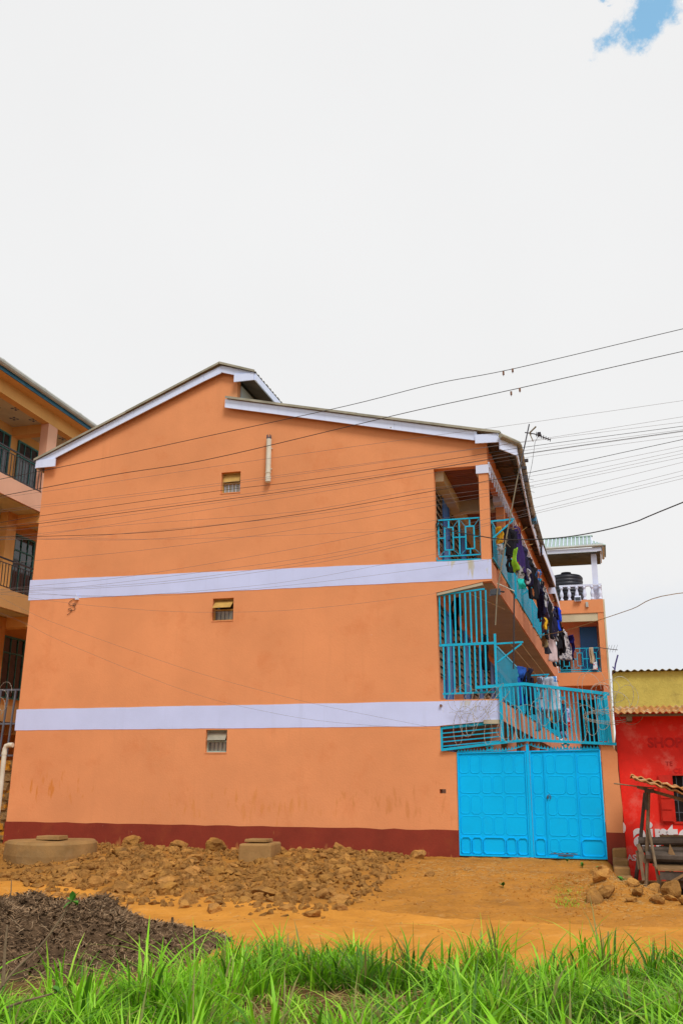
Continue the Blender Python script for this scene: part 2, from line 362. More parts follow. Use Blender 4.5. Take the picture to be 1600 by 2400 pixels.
for y in gy:
    for x in gx:
        near = -9 < x < 9 and 3 < y < 24
        mb.v.append(Vector((x, y, gz(x, y, near))))
n = len(gx)
mb.f = [(j * n + i, j * n + i + 1, (j + 1) * n + i + 1, (j + 1) * n + i) for j in range(len(gy) - 1) for i in range(n - 1)]
gme = mb.mesh('ground', m_soil, fixn=False); at = gme.attributes.new('humus', 'FLOAT', 'POINT')
at.data.foreach_set('value', [max(sm((edge_lo(p.x) - .15 + .3 * nz3(p.x, p.y, 1.5, 2) - p.y) / .7), min(.42, 6 * pile(*UV(p.x, p.y))) * (.8 + .5 * nz3(p.x, p.y, 2.5, 6))) for p in mb.v])
t_ = m_soil.node_tree; b_ = t_.nodes['Principled BSDF']; src = b_.inputs['Base Color'].links[0].from_socket
an_ = t_.nodes.new('ShaderNodeAttribute'); an_.attribute_name = 'humus'; mh = t_.nodes.new('ShaderNodeMix'); mh.data_type = 'RGBA'
t_.links.new(an_.outputs['Fac'], mh.inputs[0]); t_.links.new(src, mh.inputs[6]); mh.inputs[7].default_value = (.13, .075, .03, 1); t_.links.new(mh.outputs[2], b_.inputs['Base Color'])
ground = bpy.data.objects.new('ground', gme); COL.objects.link(ground)
tagp(ground, 'orange earth ground sloping from the grass verge up to the wall', kind='structure')
mb = MB(); mb.smooth = True; NX, NY = 330, 34
for i in range(NX + 1):
    x = -14 + 28 * i / NX; a = edge_lo(x) - .5 + nz3(x, 0, .9, 3) * .2; b = edge_up(x) - .35 + nz3(x, 5, 1.1, 8) * .3 + nz3(x, 5, 5, 8) * .08
    for j in range(NY + 1):
        y = a + (b - a) * j / NY; e = min(j, NY - j)
        mb.v.append(Vector((x, y, gz(x, y) + (.012 if e > 0 else -.012))))
mb.f = [(i * (NY + 1) + j, (i + 1) * (NY + 1) + j, (i + 1) * (NY + 1) + j + 1, i * (NY + 1) + j + 1) for i in range(NX) for j in range(NY)]
road = bpy.data.objects.new('dirt_road', mb.mesh('dirt_road', m_road, fixn=False)); COL.objects.link(road)
tagp(road, 'bare orange dirt road running between the grass verge and the rubble', kind='structure')

# ------------------------------------------------------------------ main building
apt = thing('apartment_building', 'orange three storey apartment building with two lavender white bands and open balconies', 'building', (-2, 0, .2))
uf = lambda v: 3.25 + .026 * v                   # courtyard facade leans slightly off square
FAR = 17.6
# gable wall with its openings
gable = [(-7.72, 0, -.1), (2.42, 0, -.1), (2.42, 0, 2.24), (2.10, 0, 2.28), (2.10, 0, 2.75), (3.30, 0, 2.86), (3.30, 0, 3.28), (2.10, 0, 3.28),
         (2.08, 0, 5.50), (3.07, 0, 5.69), (3.25, 0, 5.70), (3.25, 0, 6.16), (2.09, 0, 6.16), (2.08, 0, 8.25), (3.25, 0, 8.25), (3.25, 0, 8.84), (-2.60, 0, 10.30), (-2.60, 0, 11.0), (-2.98, 0, 11.19), (-7.63, 0, 9.19)]
WINS = [(-2.91, -2.43, 8.08, 8.58), (-2.98, -2.48, 5.10, 5.60), (-3.0, -2.51, 2.25, 2.72)]
holes = [rect(*w) for w in WINS] + [rect(2.06, 2.19, 1.45, 1.53)]
part('gable_wall', MB().prism(gable, (0, .2, 0), holes), m_wall, apt)
# painted bands and plinth, a paint coat 5 mm proud
def band(x0, x1, lo, hi, sd_):
    n_ = 70; wob = lambda u, o: .010 * nz3(u, o, 1.1, sd_) + .006 * nz3(u, o, 5, sd_)
    P = [(x0 + (x1 - x0) * i / n_, -.006, lo(x0 + (x1 - x0) * i / n_) + wob(i * .16, 1)) for i in range(n_ + 1)]
    P += [(x1 - (x1 - x0) * i / n_, -.006, hi(x1 - (x1 - x0) * i / n_) + wob(i * .16, 7)) for i in range(n_ + 1)]
    part('painted_band', MB().prism(P, (0, .005, 0)), m_band, apt)
band(-7.72, 3.256, lambda u: 5.77 - .03 * (u + 7.72) / 10.98, lambda u: 6.26 - .105 * (u + 7.72) / 10.98, 3)
band(-7.73, 3.306, lambda u: 2.75 if u < 2 else 2.75 + .115 * (u - 2) / 1.3, lambda u: 3.22 + .035 * (u + 7.73) / 11.0, 5)
pl = [(-7.735, -.01, -.1), (2.43, -.01, -.1), (2.43, -.01, .77)]
for i in range(41): pl.append((2.40 - 10.135 * i / 40, -.01, .765 + .006 * math.sin(i * 1.7) + .004 * math.sin(i * 4.1) + (.022 * nz3(i, 0, .9, 2) if i < 12 else 0)))
part('painted_plinth', MB().prism(pl, (0, .009, 0)), m_red, apt)
# left flank and rear bulk
part('side_wall', MB().box((-7.72, .2, -.1), (-7.52, FAR, 8.95)), m_wall2, apt)
part('back_wall', MB().box((-7.5, FAR, -.1), (2, FAR + .2, 8.9)), m_wall2, apt)
part('clerestory_wall', MB().hexa([(-2.6, .2, 10.0), (-2.57, .2, 10.0), (-2.57, 9.9, 10.0), (-2.6, 9.9, 10.0), (-2.6, .2, 10.82), (-2.57, .2, 10.82), (-2.57, 9.9, 10.82), (-2.6, 9.9, 10.82)]), m_grey, apt)
# small gable windows
for k, (a, b, c, d) in enumerate(WINS):
    fm = (m_sage, m_gold, m_gold)[2 - k] if k == 2 else m_gold
    if k == 2: fm = m_sage
    w = part('window', MB().box((a, .155, c), (b, .17, d)), m_glassd, apt)
    fr = MB()
    for p in (((a, .09, c), (a + .03, .15, d)), ((b - .03, .09, c), (b, .15, d)), ((a + .03, .09, c), (b - .03, .15, c + .03)), ((a + .03, .09, d - .03), (b - .03, .15, d)), ((a + .03, .088, (c + d) / 2 - .02), (b - .03, .152, (c + d) / 2 + .015))): fr.box(*p)
    part('frame', fr, fm, w)
    mid = (c + d) / 2
    tilt = (.05, .2, .11)[k]
    part('top_pane', MB().hexa([(a + .035, .09 - tilt, mid + .02), (b - .035, .09 - tilt, mid + .02), (b - .035, .105 - tilt, mid + .02), (a + .035, .105 - tilt, mid + .02), (a + .035, .11, d - .035), (b - .035, .11, d - .035), (b - .035, .125, d - .035), (a + .035, .125, d - .035)]), m_gold if k < 2 else m_glass, w)
    part('pane', MB().box((a + .03, .125, c + .03), (b - .03, .135, mid - .02)), m_glass, w)
    gb = MB()
    for i in range(5):
        q = a + .06 + (b - a - .12) * i / 4; gb.box((q, .108, c + .03), (q + .010, .118, mid - .02))
    part('burglar_bar', gb, m_white if k == 0 else m_ironb, w, kind='stuff')
    part('sill', MB().box((a - .01, -.012, c - .025), (b + .01, .2, c - .003)), m_wall, w)
# broken brick hole beside the gate, pipe stub, vent pipe
vp = part('vent_pipe', MB().tube([(-1.72, -.09, 8.26), (-1.725, -.09, 9.27)], .06, 12), m_pipe, apt)
part('pipe_cap', MB().tube([(-1.72, -.09, 8.20), (-1.72, -.09, 8.235), (-1.72, -.09, 8.34), (-1.72, -.09, 8.36)], [.02, .064, .066, .064], 12), m_pipe, vp)
part('pipe_collar', MB().tube([(-1.72, -.09, 8.44), (-1.72, -.09, 8.47)], .067, 12), m_pipe, vp)
cr = MB()
for i in range(7):
    t = i * 2 * math.pi / 7; cr.bar((-1.725 + .05 * math.cos(t), -.09 + .05 * math.sin(t), 9.26), (-1.725 + .05 * math.cos(t), -.09 + .05 * math.sin(t), 9.37), .014)
part('vent_cowl', cr.tube([(-1.725, -.09, 9.27), (-1.725, -.09, 9.30)], .058, 10), m_metal, vp)
for z in (8.55, 9.05): part('pipe_clip', MB().box((-1.79, -.03, z), (-1.66, -.001, z + .03)), m_pipe, vp)
part('pipe_stub', MB().tube([(2.13, -.05, 3.16), (2.13, .0, 3.16)], .028, 8), m_clip, apt)
part('wall_bracket', MB().box((-6.43, -.07, 5.72), (-6.36, -.001, 5.80)).bar((-6.40, -.05, 5.80), (-6.42, -.05, 5.86), .014), m_white, apt)
lw = []
for i in range(30):
    t = i / 29; lw.append((-6.43 - .12 * math.sin(t * 9) * (1 - t) - .15 * t + .06 * math.sin(t * 23), -.02, 5.72 - .30 * t + .05 * math.sin(t * 17)))
part('loose_cable', MB().tube(lw, .006, 4), m_wire, apt)
# corridor slabs (3rd and 2nd floor), soffits
for nm, (z0, z1, e0, e1) in {'a': (5.70, 6.15, 5.40, 5.92), 'b': (2.88, 3.28, 2.78, 3.24)}.items():
    s = part('balcony_slab', MB().hexa([(1.9, .2, z0 + .002), (3.25 if nm == 'a' else 3.30, .2, z0 + .002), (uf(FAR), FAR, e0), (1.9, FAR, e0), (1.9, .2, z1), (3.25 if nm == 'a' else 3.30, .2, z1), (uf(FAR), FAR, e1), (1.9, FAR, e1)]), m_wall2, apt)
    part('soffit', MB().hexa([(1.9, .21, z0 - .012), (3.22, .21, z0 - .012), (uf(FAR) - .03, FAR - .02, e0 - .012), (1.9, FAR - .02, e0 - .012), (1.9, .21, z0), (3.22, .21, z0), (uf(FAR) - .03, FAR - .02, e0 - .002), (1.9, FAR - .02, e0 - .002)]), m_soffit, s)
part('soffit_lintel', MB().prism([(2.09, .01, 5.495), (3.06, .01, 5.68), (3.06, .01, 5.62), (2.09, .01, 5.44)], (0, .19, 0)), m_soffit, apt)
part('end_wall', MB().box((2.002, FAR - .12, -.1), (3.55, FAR, 8.25)), m_wall2, apt)
# corridor back wall with doors and louvre windows
cw = part('corridor_wall', MB().box((1.80, .2, 0), (2.0, FAR, 8.3)), m_wall2, apt)
lv_me = {}
for fz, nb_ in ((6.16, 6), (3.30, 6), (.35, 6)):
    for b in range(nb_):
        v0 = .25 + b * 2.8; dz = -.015 * v0
        d = part('door', MB().box((2.0, v0 + 1.22, fz + dz), (2.035, v0 + 1.98, fz + 2.02 + dz)), m_door, apt)
        fr = MB().box((2.0, v0 + 1.14, fz + dz), (2.05, v0 + 1.215, fz + 2.1 + dz)).box((2.0, v0 + 1.985, fz + dz), (2.05, v0 + 2.06, fz + 2.1 + dz)).box((2.0, v0 + 1.215, fz + 2.025 + dz), (2.05, v0 + 1.985, fz + 2.1 + dz))
        part('door_frame', fr, m_door, d); part('handle', MB().box((2.036, v0 + 1.86, fz + 1.0 + dz), (2.075, v0 + 1.92, fz + 1.03 + dz)), m_metal, d)
        for wa, wb in ((.12, .98), (2.18, 2.66)):
            a, c = v0 + wa, v0 + wb
            w = part('louvre_window', MB().box((2.0, a, fz + .55 + dz), (2.012, c, fz + 2.05 + dz)), m_unlit, apt)  # near-black backing, the room's shade put into its colour
            fr = MB().box((2.012, a, fz + 2.05 + dz), (2.05, c, fz + 2.08 + dz)).box((2.012, a, fz + .52 + dz), (2.05, c, fz + .55 + dz)).box((2.012, a - .03, fz + .52 + dz), (2.05, a, fz + 2.08 + dz)).box((2.012, c, fz + .52 + dz), (2.05, c + .03, fz + 2.08 + dz))
            part('frame', fr, m_pole, w)
            lv = MB()
            for i in range(9):
                z = fz + .58 + i * .163 + dz; lv.hexa([(2.045, a, z), (2.05, a, z), (2.05, c, z), (2.045, c, z), (2.016, a, z + .135), (2.021, a, z + .135), (2.021, c, z + .135), (2.016, c, z + .135)])
            part('louvre', lv, m_glass, w, kind='stuff')
# top floor corridor ceiling with cream beams
ceil = part('ceiling', MB().box((2.0, .2, 8.30), (3.10, FAR, 8.34)), m_wood, apt)
pkm = MB().box((-.5, 0, -.012), (.5, .125, 0)).mesh('ceiling_plank', m_wood)
for i in range(60): inst('ceiling_plank', pkm, ceil, (2.58, .22 + i * .135, 8.298), sc=(.98, 1, 1))
part('ceiling_beam', MB().box((2.002, .2, 8.02), (2.26, FAR, 8.285)), m_cream, apt)
COLS = [.1, 2.75, 5.5, 8.3, 11.1, 13.9, 16.7]
for i, v in enumerate(COLS):
    z0, z1, f = 6.15 - .013 * v, 8.06, uf(v)
    if i: part('ceiling_beam', MB().box((2.26, v - .12, 8.0), (f - .22, v + .12, 8.285)), m_cream, apt)
    c = part('column', MB().box((f - .20, v - .1, z0), (f - .003, v + .1, z1)), m_wall, apt)
    part('capital', MB().box((f - .25, v - .125, z1), (f + .02, v + .14, z1 + .19)), m_white, c)
    part('column', MB().box((f - .20, v + .25, -.1), (f - .003, v + .45, 2.85)), m_wall2, apt)
    if i < len(COLS) - 1:   # stepped haunch on each side of the opening head
        for s_ in (-1, 1):
            q = v + s_ * .30 if (s_ == 1 or i) else None
            if q is not None: part('capital_step', MB().box((f - .22, min(q, q + s_ * .05) - .14, z1 + .02), (f + .005, max(q, q + s_ * .05) + .14, z1 + .19)), m_white, c)
# facade band above the openings and the white fringe trim
part('facade_beam', MB().hexa([(3.05, .2, 8.25), (3.25, .2, 8.25), (uf(FAR), FAR, 8.06), (uf(FAR) - .2, FAR, 8.06), (3.05, .2, 8.74), (3.25, .2, 8.74), (uf(FAR), FAR, 8.66), (uf(FAR) - .2, FAR, 8.66)]), m_wall2, apt)
tr = part('fringe_trim', MB().hexa([(3.256, .05, 8.27), (3.29, .05, 8.27), (uf(FAR) + .04, FAR, 8.05), (uf(FAR) + .006, FAR, 8.05), (3.256, .05, 8.33), (3.29, .05, 8.33), (uf(FAR) + .04, FAR, 8.11), (uf(FAR) + .006, FAR, 8.11)]), m_white, apt)
pd = MB().prism([(0, -.10, 0), (0, .10, 0), (0, .10, -.05), (0, .03, -.09), (0, 0, -.26), (0, -.03, -.09), (0, -.10, -.05)], (.03, 0, 0)).mesh('pendant', m_white)
v = .18
while v < FAR - .2:
    inst('pendant', pd, tr, (uf(v) + .012, v, 8.27 - .0125 * v)); v += .34
# ---- roof
roof = part('roof', MB().prism([(-7.55, .25, 9.0), (-2.98, .25, 11.1), (-2.62, .25, 10.9), (-2.62, .25, 9.0)], (0, 9.5, 0)), m_under, apt)
def slope_sheet(u0, z0, u1, z1, w=.86, per=.19, amp=.02):
    return MB().sheet(lambda a, b: (u0 + (u1 - u0) * b, a * w, z0 + (z1 - z0) * b + amp * math.sin(a * w / per * 2 * math.pi)), 24, 6, (0, 0, .006)).mesh('roof_sheet', m_roof)
zr = lambda u: 8.78 - .235 * (u - 3.55)
sh = slope_sheet(-7.83, 9.29, -3.02, 11.305)
for i in range(12): inst('roof_sheet', sh, roof, (0, -.17 + .84 * i, .002 * (i % 2)))
sh = slope_sheet(-3.02, 11.315, -2.09, 10.985)
for i in range(12): inst('roof_sheet', sh, roof, (0, -.17 + .84 * i, .002 * (i % 2)))
sh = slope_sheet(-2.82, 10.42, 3.58, 8.915)
sh2 = slope_sheet(-2.82, 10.42, 3.86, 8.83)
for i in range(23): inst('roof_sheet', sh if i == 0 else sh2, roof, (0, -.17 + .84 * i, .002 * (i % 2) + (0 if i < 12 else .05 if i < 18 else -.05)))
part('ridge_cap', MB().prism([(-3.25, -.19, 11.22), (-3.03, -.19, 11.345), (-2.8, -.19, 11.255), (-2.8, -.19, 11.235), (-3.03, -.19, 11.32), (-3.25, -.19, 11.20)], (0, 10, 0)), m_roof, roof)
part('roof_flashing', MB().hexa([(-2.83, -.15, 10.43), (-2.35, -.15, 10.325), (-2.35, .3, 10.325), (-2.83, .3, 10.43), (-2.83, -.15, 10.445), (-2.35, -.15, 10.34), (-2.35, .3, 10.34), (-2.83, .3, 10.445)]), m_teal, roof)
def capping(a, b, h=.055):
    part('verge_capping', MB().prism([(a[0], -.20, a[1]), (b[0], -.20, b[1]), (b[0], -.20, b[1] + h), (a[0], -.20, a[1] + h)], (0, .012, 0)), m_roof, roof)
capping((-7.84, 9.235), (-5.4, 10.265)); capping((-5.41, 10.268), (-3.03, 11.28)); capping((-3.02, 11.29), (-2.10, 10.965)); capping((-2.82, 10.375), (.4, 9.615)); capping((.39, 9.612), (3.57, 8.875))
# fascia boards on the gable (front face at v=-.4)
OVH = -.13                                       # short overhang at the gable
def gab(u, z): return 5.345 + (u - 5.345) * 1.0143, 1.6 + (z - 1.6) * 1.0143
def fascia(pts_top, h, name='fascia_board', vv=OVH, th=.03):
    pts_top = [gab(*p) for p in pts_top]
    for (a, za), (b, zb) in zip(pts_top[:-1], pts_top[1:]):
        part(name, MB().prism([(a, vv, za - h), (b - .004, vv, zb - h), (b - .004, vv, zb), (a, vv, za)], (0, th, 0)), m_fascia, roof)
fascia([(-7.58, 9.165), (-5.45, 10.06), (-3.30, 10.955), (-2.86, 11.12)], .19)
fascia([(-2.86, 11.12), (-2.04, 10.86)], .17)
part('fascia_board', MB().box((-7.78, OVH - .035, 9.055), (-7.25, OVH - .003, 9.26)), m_fascia, roof)
part('fascia_board', MB().box((-2.63, OVH - .035, 10.78), (-2.13, OVH - .003, 10.965)), m_fascia, roof)
fascia([(-2.73, zr(-2.73) + .0), (-.9, zr(-.9)), (1.3, zr(1.3)), (3.10, zr(3.10))], .215)
fascia([(3.06, 8.80), (3.56, 8.785)], .20, vv=OVH - .035)
part('fascia_board', MB().box((-7.82, OVH, 9.055), (-7.785, 9.6, 9.26)), m_fascia, roof)
part('fascia_board', MB().box((-2.128, OVH, 10.785), (-2.095, 9.6, 10.955)), m_fascia, roof)
part('eave_soffit', MB().hexa([(-2.58, OVH + .04, 10.92), (-2.135, OVH + .04, 10.80), (-2.135, 9.5, 10.80), (-2.58, 9.5, 10.92), (-2.58, OVH + .04, 10.94), (-2.135, OVH + .04, 10.82), (-2.135, 9.5, 10.82), (-2.58, 9.5, 10.94)]), m_under, roof)
def eave(pl, z0, z1, t=.03):
    for (a, b), (c, d) in zip(pl[:-1], pl[1:]):
        dd = Vector((c - a, d - b, 0)).normalized(); nn = Vector((dd.y, -dd.x, 0)) * t
        A, B = Vector((a, b, 0)), Vector((c, d, 0)) - dd * .004
        q = [A, A + nn, B + nn, B]; part('fascia_board', MB().hexa([p + Vector((0, 0, z0)) for p in q] + [p + Vector((0, 0, z1)) for p in q]), m_fascia, roof)
eave([(3.535, -.16), (3.84, .36), (3.70, 6.0), (3.70, 9.9)], 8.52, 8.80)
eave([(3.80, 9.5), (3.90, 14.6)], 8.46, 8.76)
eave([(3.86, 14.9), (3.86, 18.6)], 8.28, 8.52)
part('fascia_board', MB().box((3.50, 14.86, 8.28), (3.86, 14.895, 8.50)), m_fascia, roof)
part('eave_soffit', MB().hexa([(3.25, .0, zr(3.25) - .02), (3.64, .15, zr(3.62) - .03), (3.68, 9.9, 8.70), (3.3, 9.9, 8.78), (3.25, .0, zr(3.25)), (3.64, .15, zr(3.62) - .01), (3.68, 9.9, 8.72), (3.3, 9.9, 8.80)]), m_under, roof)
part('eave_soffit', MB().hexa([(3.3, 9.92, 8.74), (3.80, 9.92, 8.64), (3.86, 18.5, 8.60), (3.4, 18.5, 8.72), (3.3, 9.92, 8.76), (3.80, 9.92, 8.66), (3.86, 18.5, 8.62), (3.4, 18.5, 8.74)]), m_under, roof)
rf = MB().box((0, 0, -.05), (.62, .05, 0)).mesh('rafter_end', m_under)
for i in range(16): inst('rafter_end', rf, roof, (3.20, .4 + 1.1 * i, 8.70))
g = MB(); g.tube([(3.58, -.25, 8.80), (3.90, .32, 8.80), (3.92, .5, 8.80), (3.80, 6.1, 8.76)], .055, 10)
part('gutter', g, m_roof, roof)
part('roof_patch', MB().box((3.72, 6.1, 8.62), (3.86, 6.5, 8.80)), m_bluefascia, roof)
# ---- railings of the building
def meander(parent, x0, x1, z0, z1, vv, n, name='bar', t=.028, flip=False):
    """welded geometric balcony panel between x0..x1; every bar its own part"""
    P = lambda a, b: part(name, MB().bar(a, b, t), m_teal, parent)
    P((x0, vv, z1), (x1, vv, z1)); P((x0, vv, z0), (x1, vv, z0)); w = (x1 - x0) / n; H = z1 - z0
    for i in range(n + 1): P((x0 + w * i, vv, z0 + t), (x0 + w * i, vv, z1 - t))
    for i in range(n):
        a, c = x0 + w * (i + .30), x0 + w * (i + .70); q = x0 + w * i; m = (z0 + z1) / 2
        zl, zh = z0 + H * .17, z1 - H * .22
        P((a, vv, zl), (a, vv, zh)); P((c, vv, zl), (c, vv, zh)); P((a, vv - .001, zh), (c, vv - .001, zh)); P((a, vv - .001, zl), (c, vv - .001, zl))
        P((a + w * .2, vv, zh + t / 2), (a + w * .2, vv, z1 - t)); P((a + w * .2, vv, z0 + t), (a + w * .2, vv, zl - t / 2))
        P((q + t / 2, vv, m), (a - t / 2, vv, m)); P((c + t / 2, vv, m), (q + w - t / 2, vv, m))
        for (e, f), (g_, h) in (((q + .02, z1 - .02), (a, zh)), ((q + w - .02, z1 - .02), (c, zh)), ((q + .02, z0 + .02), (a, zl)), ((q + w - .02, z0 + .02), (c, zl))):
            part(name, MB().bar((e, vv, f), (g_, vv, h), .008), m_teal, parent)
r3 = part('balcony_railing', MB().bar((2.10, .05, 6.20), (3.06, .05, 6.185), .026).bar((2.10, .05, 6.21), (2.10, .05, 6.27), .026).bar((3.055, .05, 6.20), (3.055, .05, 6.26), .026), m_teal, apt)
meander(r3, 2.15, 3.045, 6.285, 7.09, .05, 2)
gr = part('window_grille', MB().bar((2.11, .06, 4.395), (3.25, .06, 4.41), .05, .03), m_teal, apt)
part('rail', MB().bar((2.11, .06, 5.455), (3.09, .06, 5.545), .035), m_teal, gr); part('rail', MB().bar((2.16, .06, 3.40), (3.22, .06, 3.42), .035), m_teal, gr)
for i in range(10):
    a = 2.12 + .108 * i
    part('bar', MB().box((a, .05, 4.43), (a + .032, .062, 5.43 + .09 * (a - 2.11))), m_teal, gr)
    if i < 9: part('bar', MB().box((a + .06, .05, 3.31 if i == 0 else 3.425), (a + .092, .062, 4.375)), m_teal, gr)
part('corner_post', MB().box((3.24, .04, 3.285), (3.285, .085, 4.60)), m_teal, gr)
vg = part('vent_grille', MB().bar((2.115, .05, 2.30), (2.115, .05, 2.735), .05).bar((2.14, .05, 2.72), (3.28, .05, 2.835), .05), m_teal, apt)
for i in range(5): part('bar', MB().bar((2.14, .05, 2.36 + i * .085), (3.28, .05, 2.46 + i * .085), .022), m_teal, vg)
part('lintel_block', MB().box((2.98, -.03, 2.79), (3.295, .0, 2.87)), m_soffit, apt)
# side railings along the corridor, too thin to pick apart
for z0, e0, z1, e1, n_ in ((3.30, 3.22, 4.36, 4.28, 'a'), (6.16, 5.92, 7.02, 6.80, 'b')):
    sr = part('corridor_railing', MB().bar((3.27, .25, z1), (uf(FAR) - .02, FAR, e1), .035).bar((3.27, .25, z0 + .08), (uf(FAR) - .02, FAR, e0 + .08), .03), m_teal, apt)
    q = MB(); v = .32
    while v < FAR:
        t = v / FAR; zz0, zz1 = z0 + (e0 - z0) * t, z1 + (e1 - z1) * t; q.bar((3.27 + .025 * v, v, zz0 + .09), (3.27 + .025 * v, v, zz1), .012, .012); v += .155
    part('baluster', q, m_teal, sr, kind='stuff')
    for v in (4.2, 8.4, 12.6): 
        t = v / FAR; part('post', MB().bar((3.272 + .025 * v, v, z0 + (e0 - z0) * t), (3.272 + .025 * v, v, z1 + (e1 - z1) * t), .05), m_teal, sr)
# clothes line brackets: arm out from the facade with a strut
for v, zt, pr in ((.12, 7.03, .50), (5.6, 6.86, .55), (11.2, 6.74, .6), (.12, 4.42, .56), (5.4, 4.34, .62), (11.0, 4.25, .62)):
    f = uf(v) + .01
    br = part('drying_bracket', MB().bar((f, v, zt - .02), (f + pr, v, zt), .035), m_teal, apt)
    part('strut', MB().bar((f + .02, v, zt - .40), (f + pr - .03, v, zt - .03), .03), m_teal, br)
ln = MB()
for zt, e in ((7.04, 6.62), (4.43, 4.2)):
    for o in (.28, .50):
        ln.tube([(uf(0) + o, .12, zt), (uf(5.6) + o, 5.6, (zt + e) / 2 + .05), (uf(11.2) + o + .05, 11.2, e + .08), (uf(16) + o + .05, 16, e)], .006, 4)
part('clothes_line', ln, m_straw, apt)
fl = part('floodlight', MB().hexa([(3.20, -.10, 5.36), (3.42, -.10, 5.38), (3.42, .04, 5.40), (3.20, .04, 5.38), (3.22, -.08, 5.50), (3.42, -.08, 5.52), (3.42, .05, 5.53), (3.22, .05, 5.51)]), m_metal, apt)
part('lens', MB().box((3.225, -.112, 5.385), (3.40, -.10, 5.495)), m_glassd, fl)
part('bracket', MB().bar((3.42, -.02, 5.46), (3.50, -.0, 5.45), .03), m_iron, fl)
jb = MB()
for i, (a, b) in enumerate((((3.35, .1, 5.66), (3.62, .9, 5.64)), ((2.5, .5, 5.66), (3.2, 3.0, 5.63)))): jb.bar(a, b, .02)
part('conduit', jb, m_pipe, apt)
part('drop_pole', MB().tube([(3.70, -.05, 5.40), (3.66, -.05, 4.6), (3.62, -.05, 3.86)], .016, 6), m_iron, apt)

# ------------------------------------------------------------------ rear block closing the courtyard
RV = 18.4
rb = thing('rear_block', 'orange rear block with roof terrace and turquoise balcony closing the courtyard', 'building', (4.6, RV, .2))
part('wall', MB().box((3.62, RV + 1.4, -.2), (5.5, RV + 1.6, 8.6)), m_ypink, rb)
part('side_wall', MB().box((5.42, RV + 1.6, -.2), (5.55, RV + 4, 8.6)), m_wall2, rb)
for z0, z1 in ((8.14, 8.66), (5.33, 5.83), (2.5, 2.9)): part('slab', MB().box((3.40, RV - .02, z0), (5.54, RV + 1.4, z1)), m_wall, rb)
part('column', MB().box((5.31, RV, 5.83), (5.53, RV + .22, 8.14)), m_wall, rb)
part('column', MB().box((5.33, RV, 2.9), (5.55, RV + .22, 5.33)), m_wall2, rb)
part('column', MB().box((5.30, RV, -.2), (5.52, RV + .22, 2.5)), m_wall2, rb)
part('corner_return', MB().box((5.54, RV, 2.5), (5.60, RV + 2, 8.66)), m_cream, rb)
part('beam', MB().box((3.5, RV + .02, 7.82), (5.31, RV + .2, 8.14)), m_cream, rb)
d = part('door_curtain', MB().box((4.55, RV + 1.32, 5.85), (5.22, RV + 1.39, 7.80)), m_door, rb)
part('unlit_doorway_panel', MB().box((3.72, RV + 1.34, 5.85), (4.12, RV + 1.39, 7.35)), m_unlit, rb)  # flat near-black panels on the wall, painted as the shade of open doorways
part('unlit_doorway_panel', MB().box((4.35, RV + 1.34, 2.92), (5.0, RV + 1.39, 4.9)), m_unlit, rb)
br = part('balcony_railing', MB().bar((3.7, RV + .06, 5.87), (5.31, RV + .06, 5.87), .03), m_teal, rb)
meander(br, 3.76, 5.30, 5.95, 6.77, RV + .06, 3, t=.03)
hr = part('handrail', MB().box((3.9, RV + .02, 9.22), (5.53, RV + .14, 9.29)).box((5.42, RV + .14, 9.22), (5.53, RV + 2.0, 9.29)), m_white, rb)
prof = [(.075, 0), (.075, .06), (.045, .09), (.04, .12), (.075, .22), (.07, .30), (.035, .42), (.045, .47), (.07, .50), (.07, .56)]
bm_ = MB(); bm_.lathe((0, 0, 0), prof, 10); bm_.smooth = True; bal = bm_.mesh('baluster', m_white)
for i in range(6): inst('baluster', bal, rb, (3.98 + .294 * i, RV + .08, 8.66))
for i in range(4): inst('baluster', bal, rb, (5.47, RV + .5 + .45 * i, 8.66))
up2 = part('handrail', MB().box((3.5, RV + .9, 9.50), (4.14, RV + 1.02, 9.57)), m_white, rb)
inst('baluster', bal, rb, (4.07, RV + .96, 8.94)); part('plinth_wall', MB().box((3.5, RV + .88, 8.66), (4.14, RV + 1.04, 8.94)), m_white, rb)
part('post', MB().box((5.20, RV + .25, 8.66), (5.42, RV + .47, 10.62)), m_white, rb)
part('post', MB().box((5.24, RV + 1.8, 8.66), (5.42, RV + 1.98, 10.4)), m_white, rb)
tr_ = part('terrace_roof', MB().box((3.3, RV - .05, 10.60), (5.62, RV - .01, 10.74)).box((5.58, RV - .01, 10.60), (5.62, RV + 2.2, 10.74)), m_white, rb)
part('gutter', MB().tube([(3.3, RV - .10, 10.79), (5.68, RV - .10, 10.82)], .055, 10).tube([(5.69, RV - .05, 10.80), (5.69, RV + 2.1, 10.78)], .055, 10), m_gutter, tr_)
for i in range(13):
    a = 3.25 + .155 * i
    part('roof_sheet', MB().hexa([(a, RV - .1, 10.84), (a + .12, RV - .1, 10.84), (a + .12, RV + 1.1, 11.46), (a, RV + 1.1, 11.46), (a, RV - .1, 10.855), (a + .12, RV - .1, 10.855), (a + .12, RV + 1.1, 11.475), (a, RV + 1.1, 11.475)]), m_green, tr_)
    part('seam', MB().hexa([(a + .12, RV - .1, 10.85), (a + .155, RV - .1, 10.85), (a + .155, RV + 1.1, 11.47), (a + .12, RV + 1.1, 11.47), (a + .125, RV - .1, 10.90), (a + .15, RV - .1, 10.90), (a + .15, RV + 1.1, 11.52), (a + .125, RV + 1.1, 11.52)]), m_white, tr_)
part('ridge_cap', MB().tube([(3.2, RV + 1.12, 11.50), (5.32, RV + 1.12, 11.52)], .045, 8), m_green, tr_)
hp = MB().prism([(5.26, RV - .1, 10.845), (5.80, RV - .12, 10.80), (5.26, RV + .55, 11.18)], (0, .015, .03)); part('hip_sheet', hp, m_green, tr_)
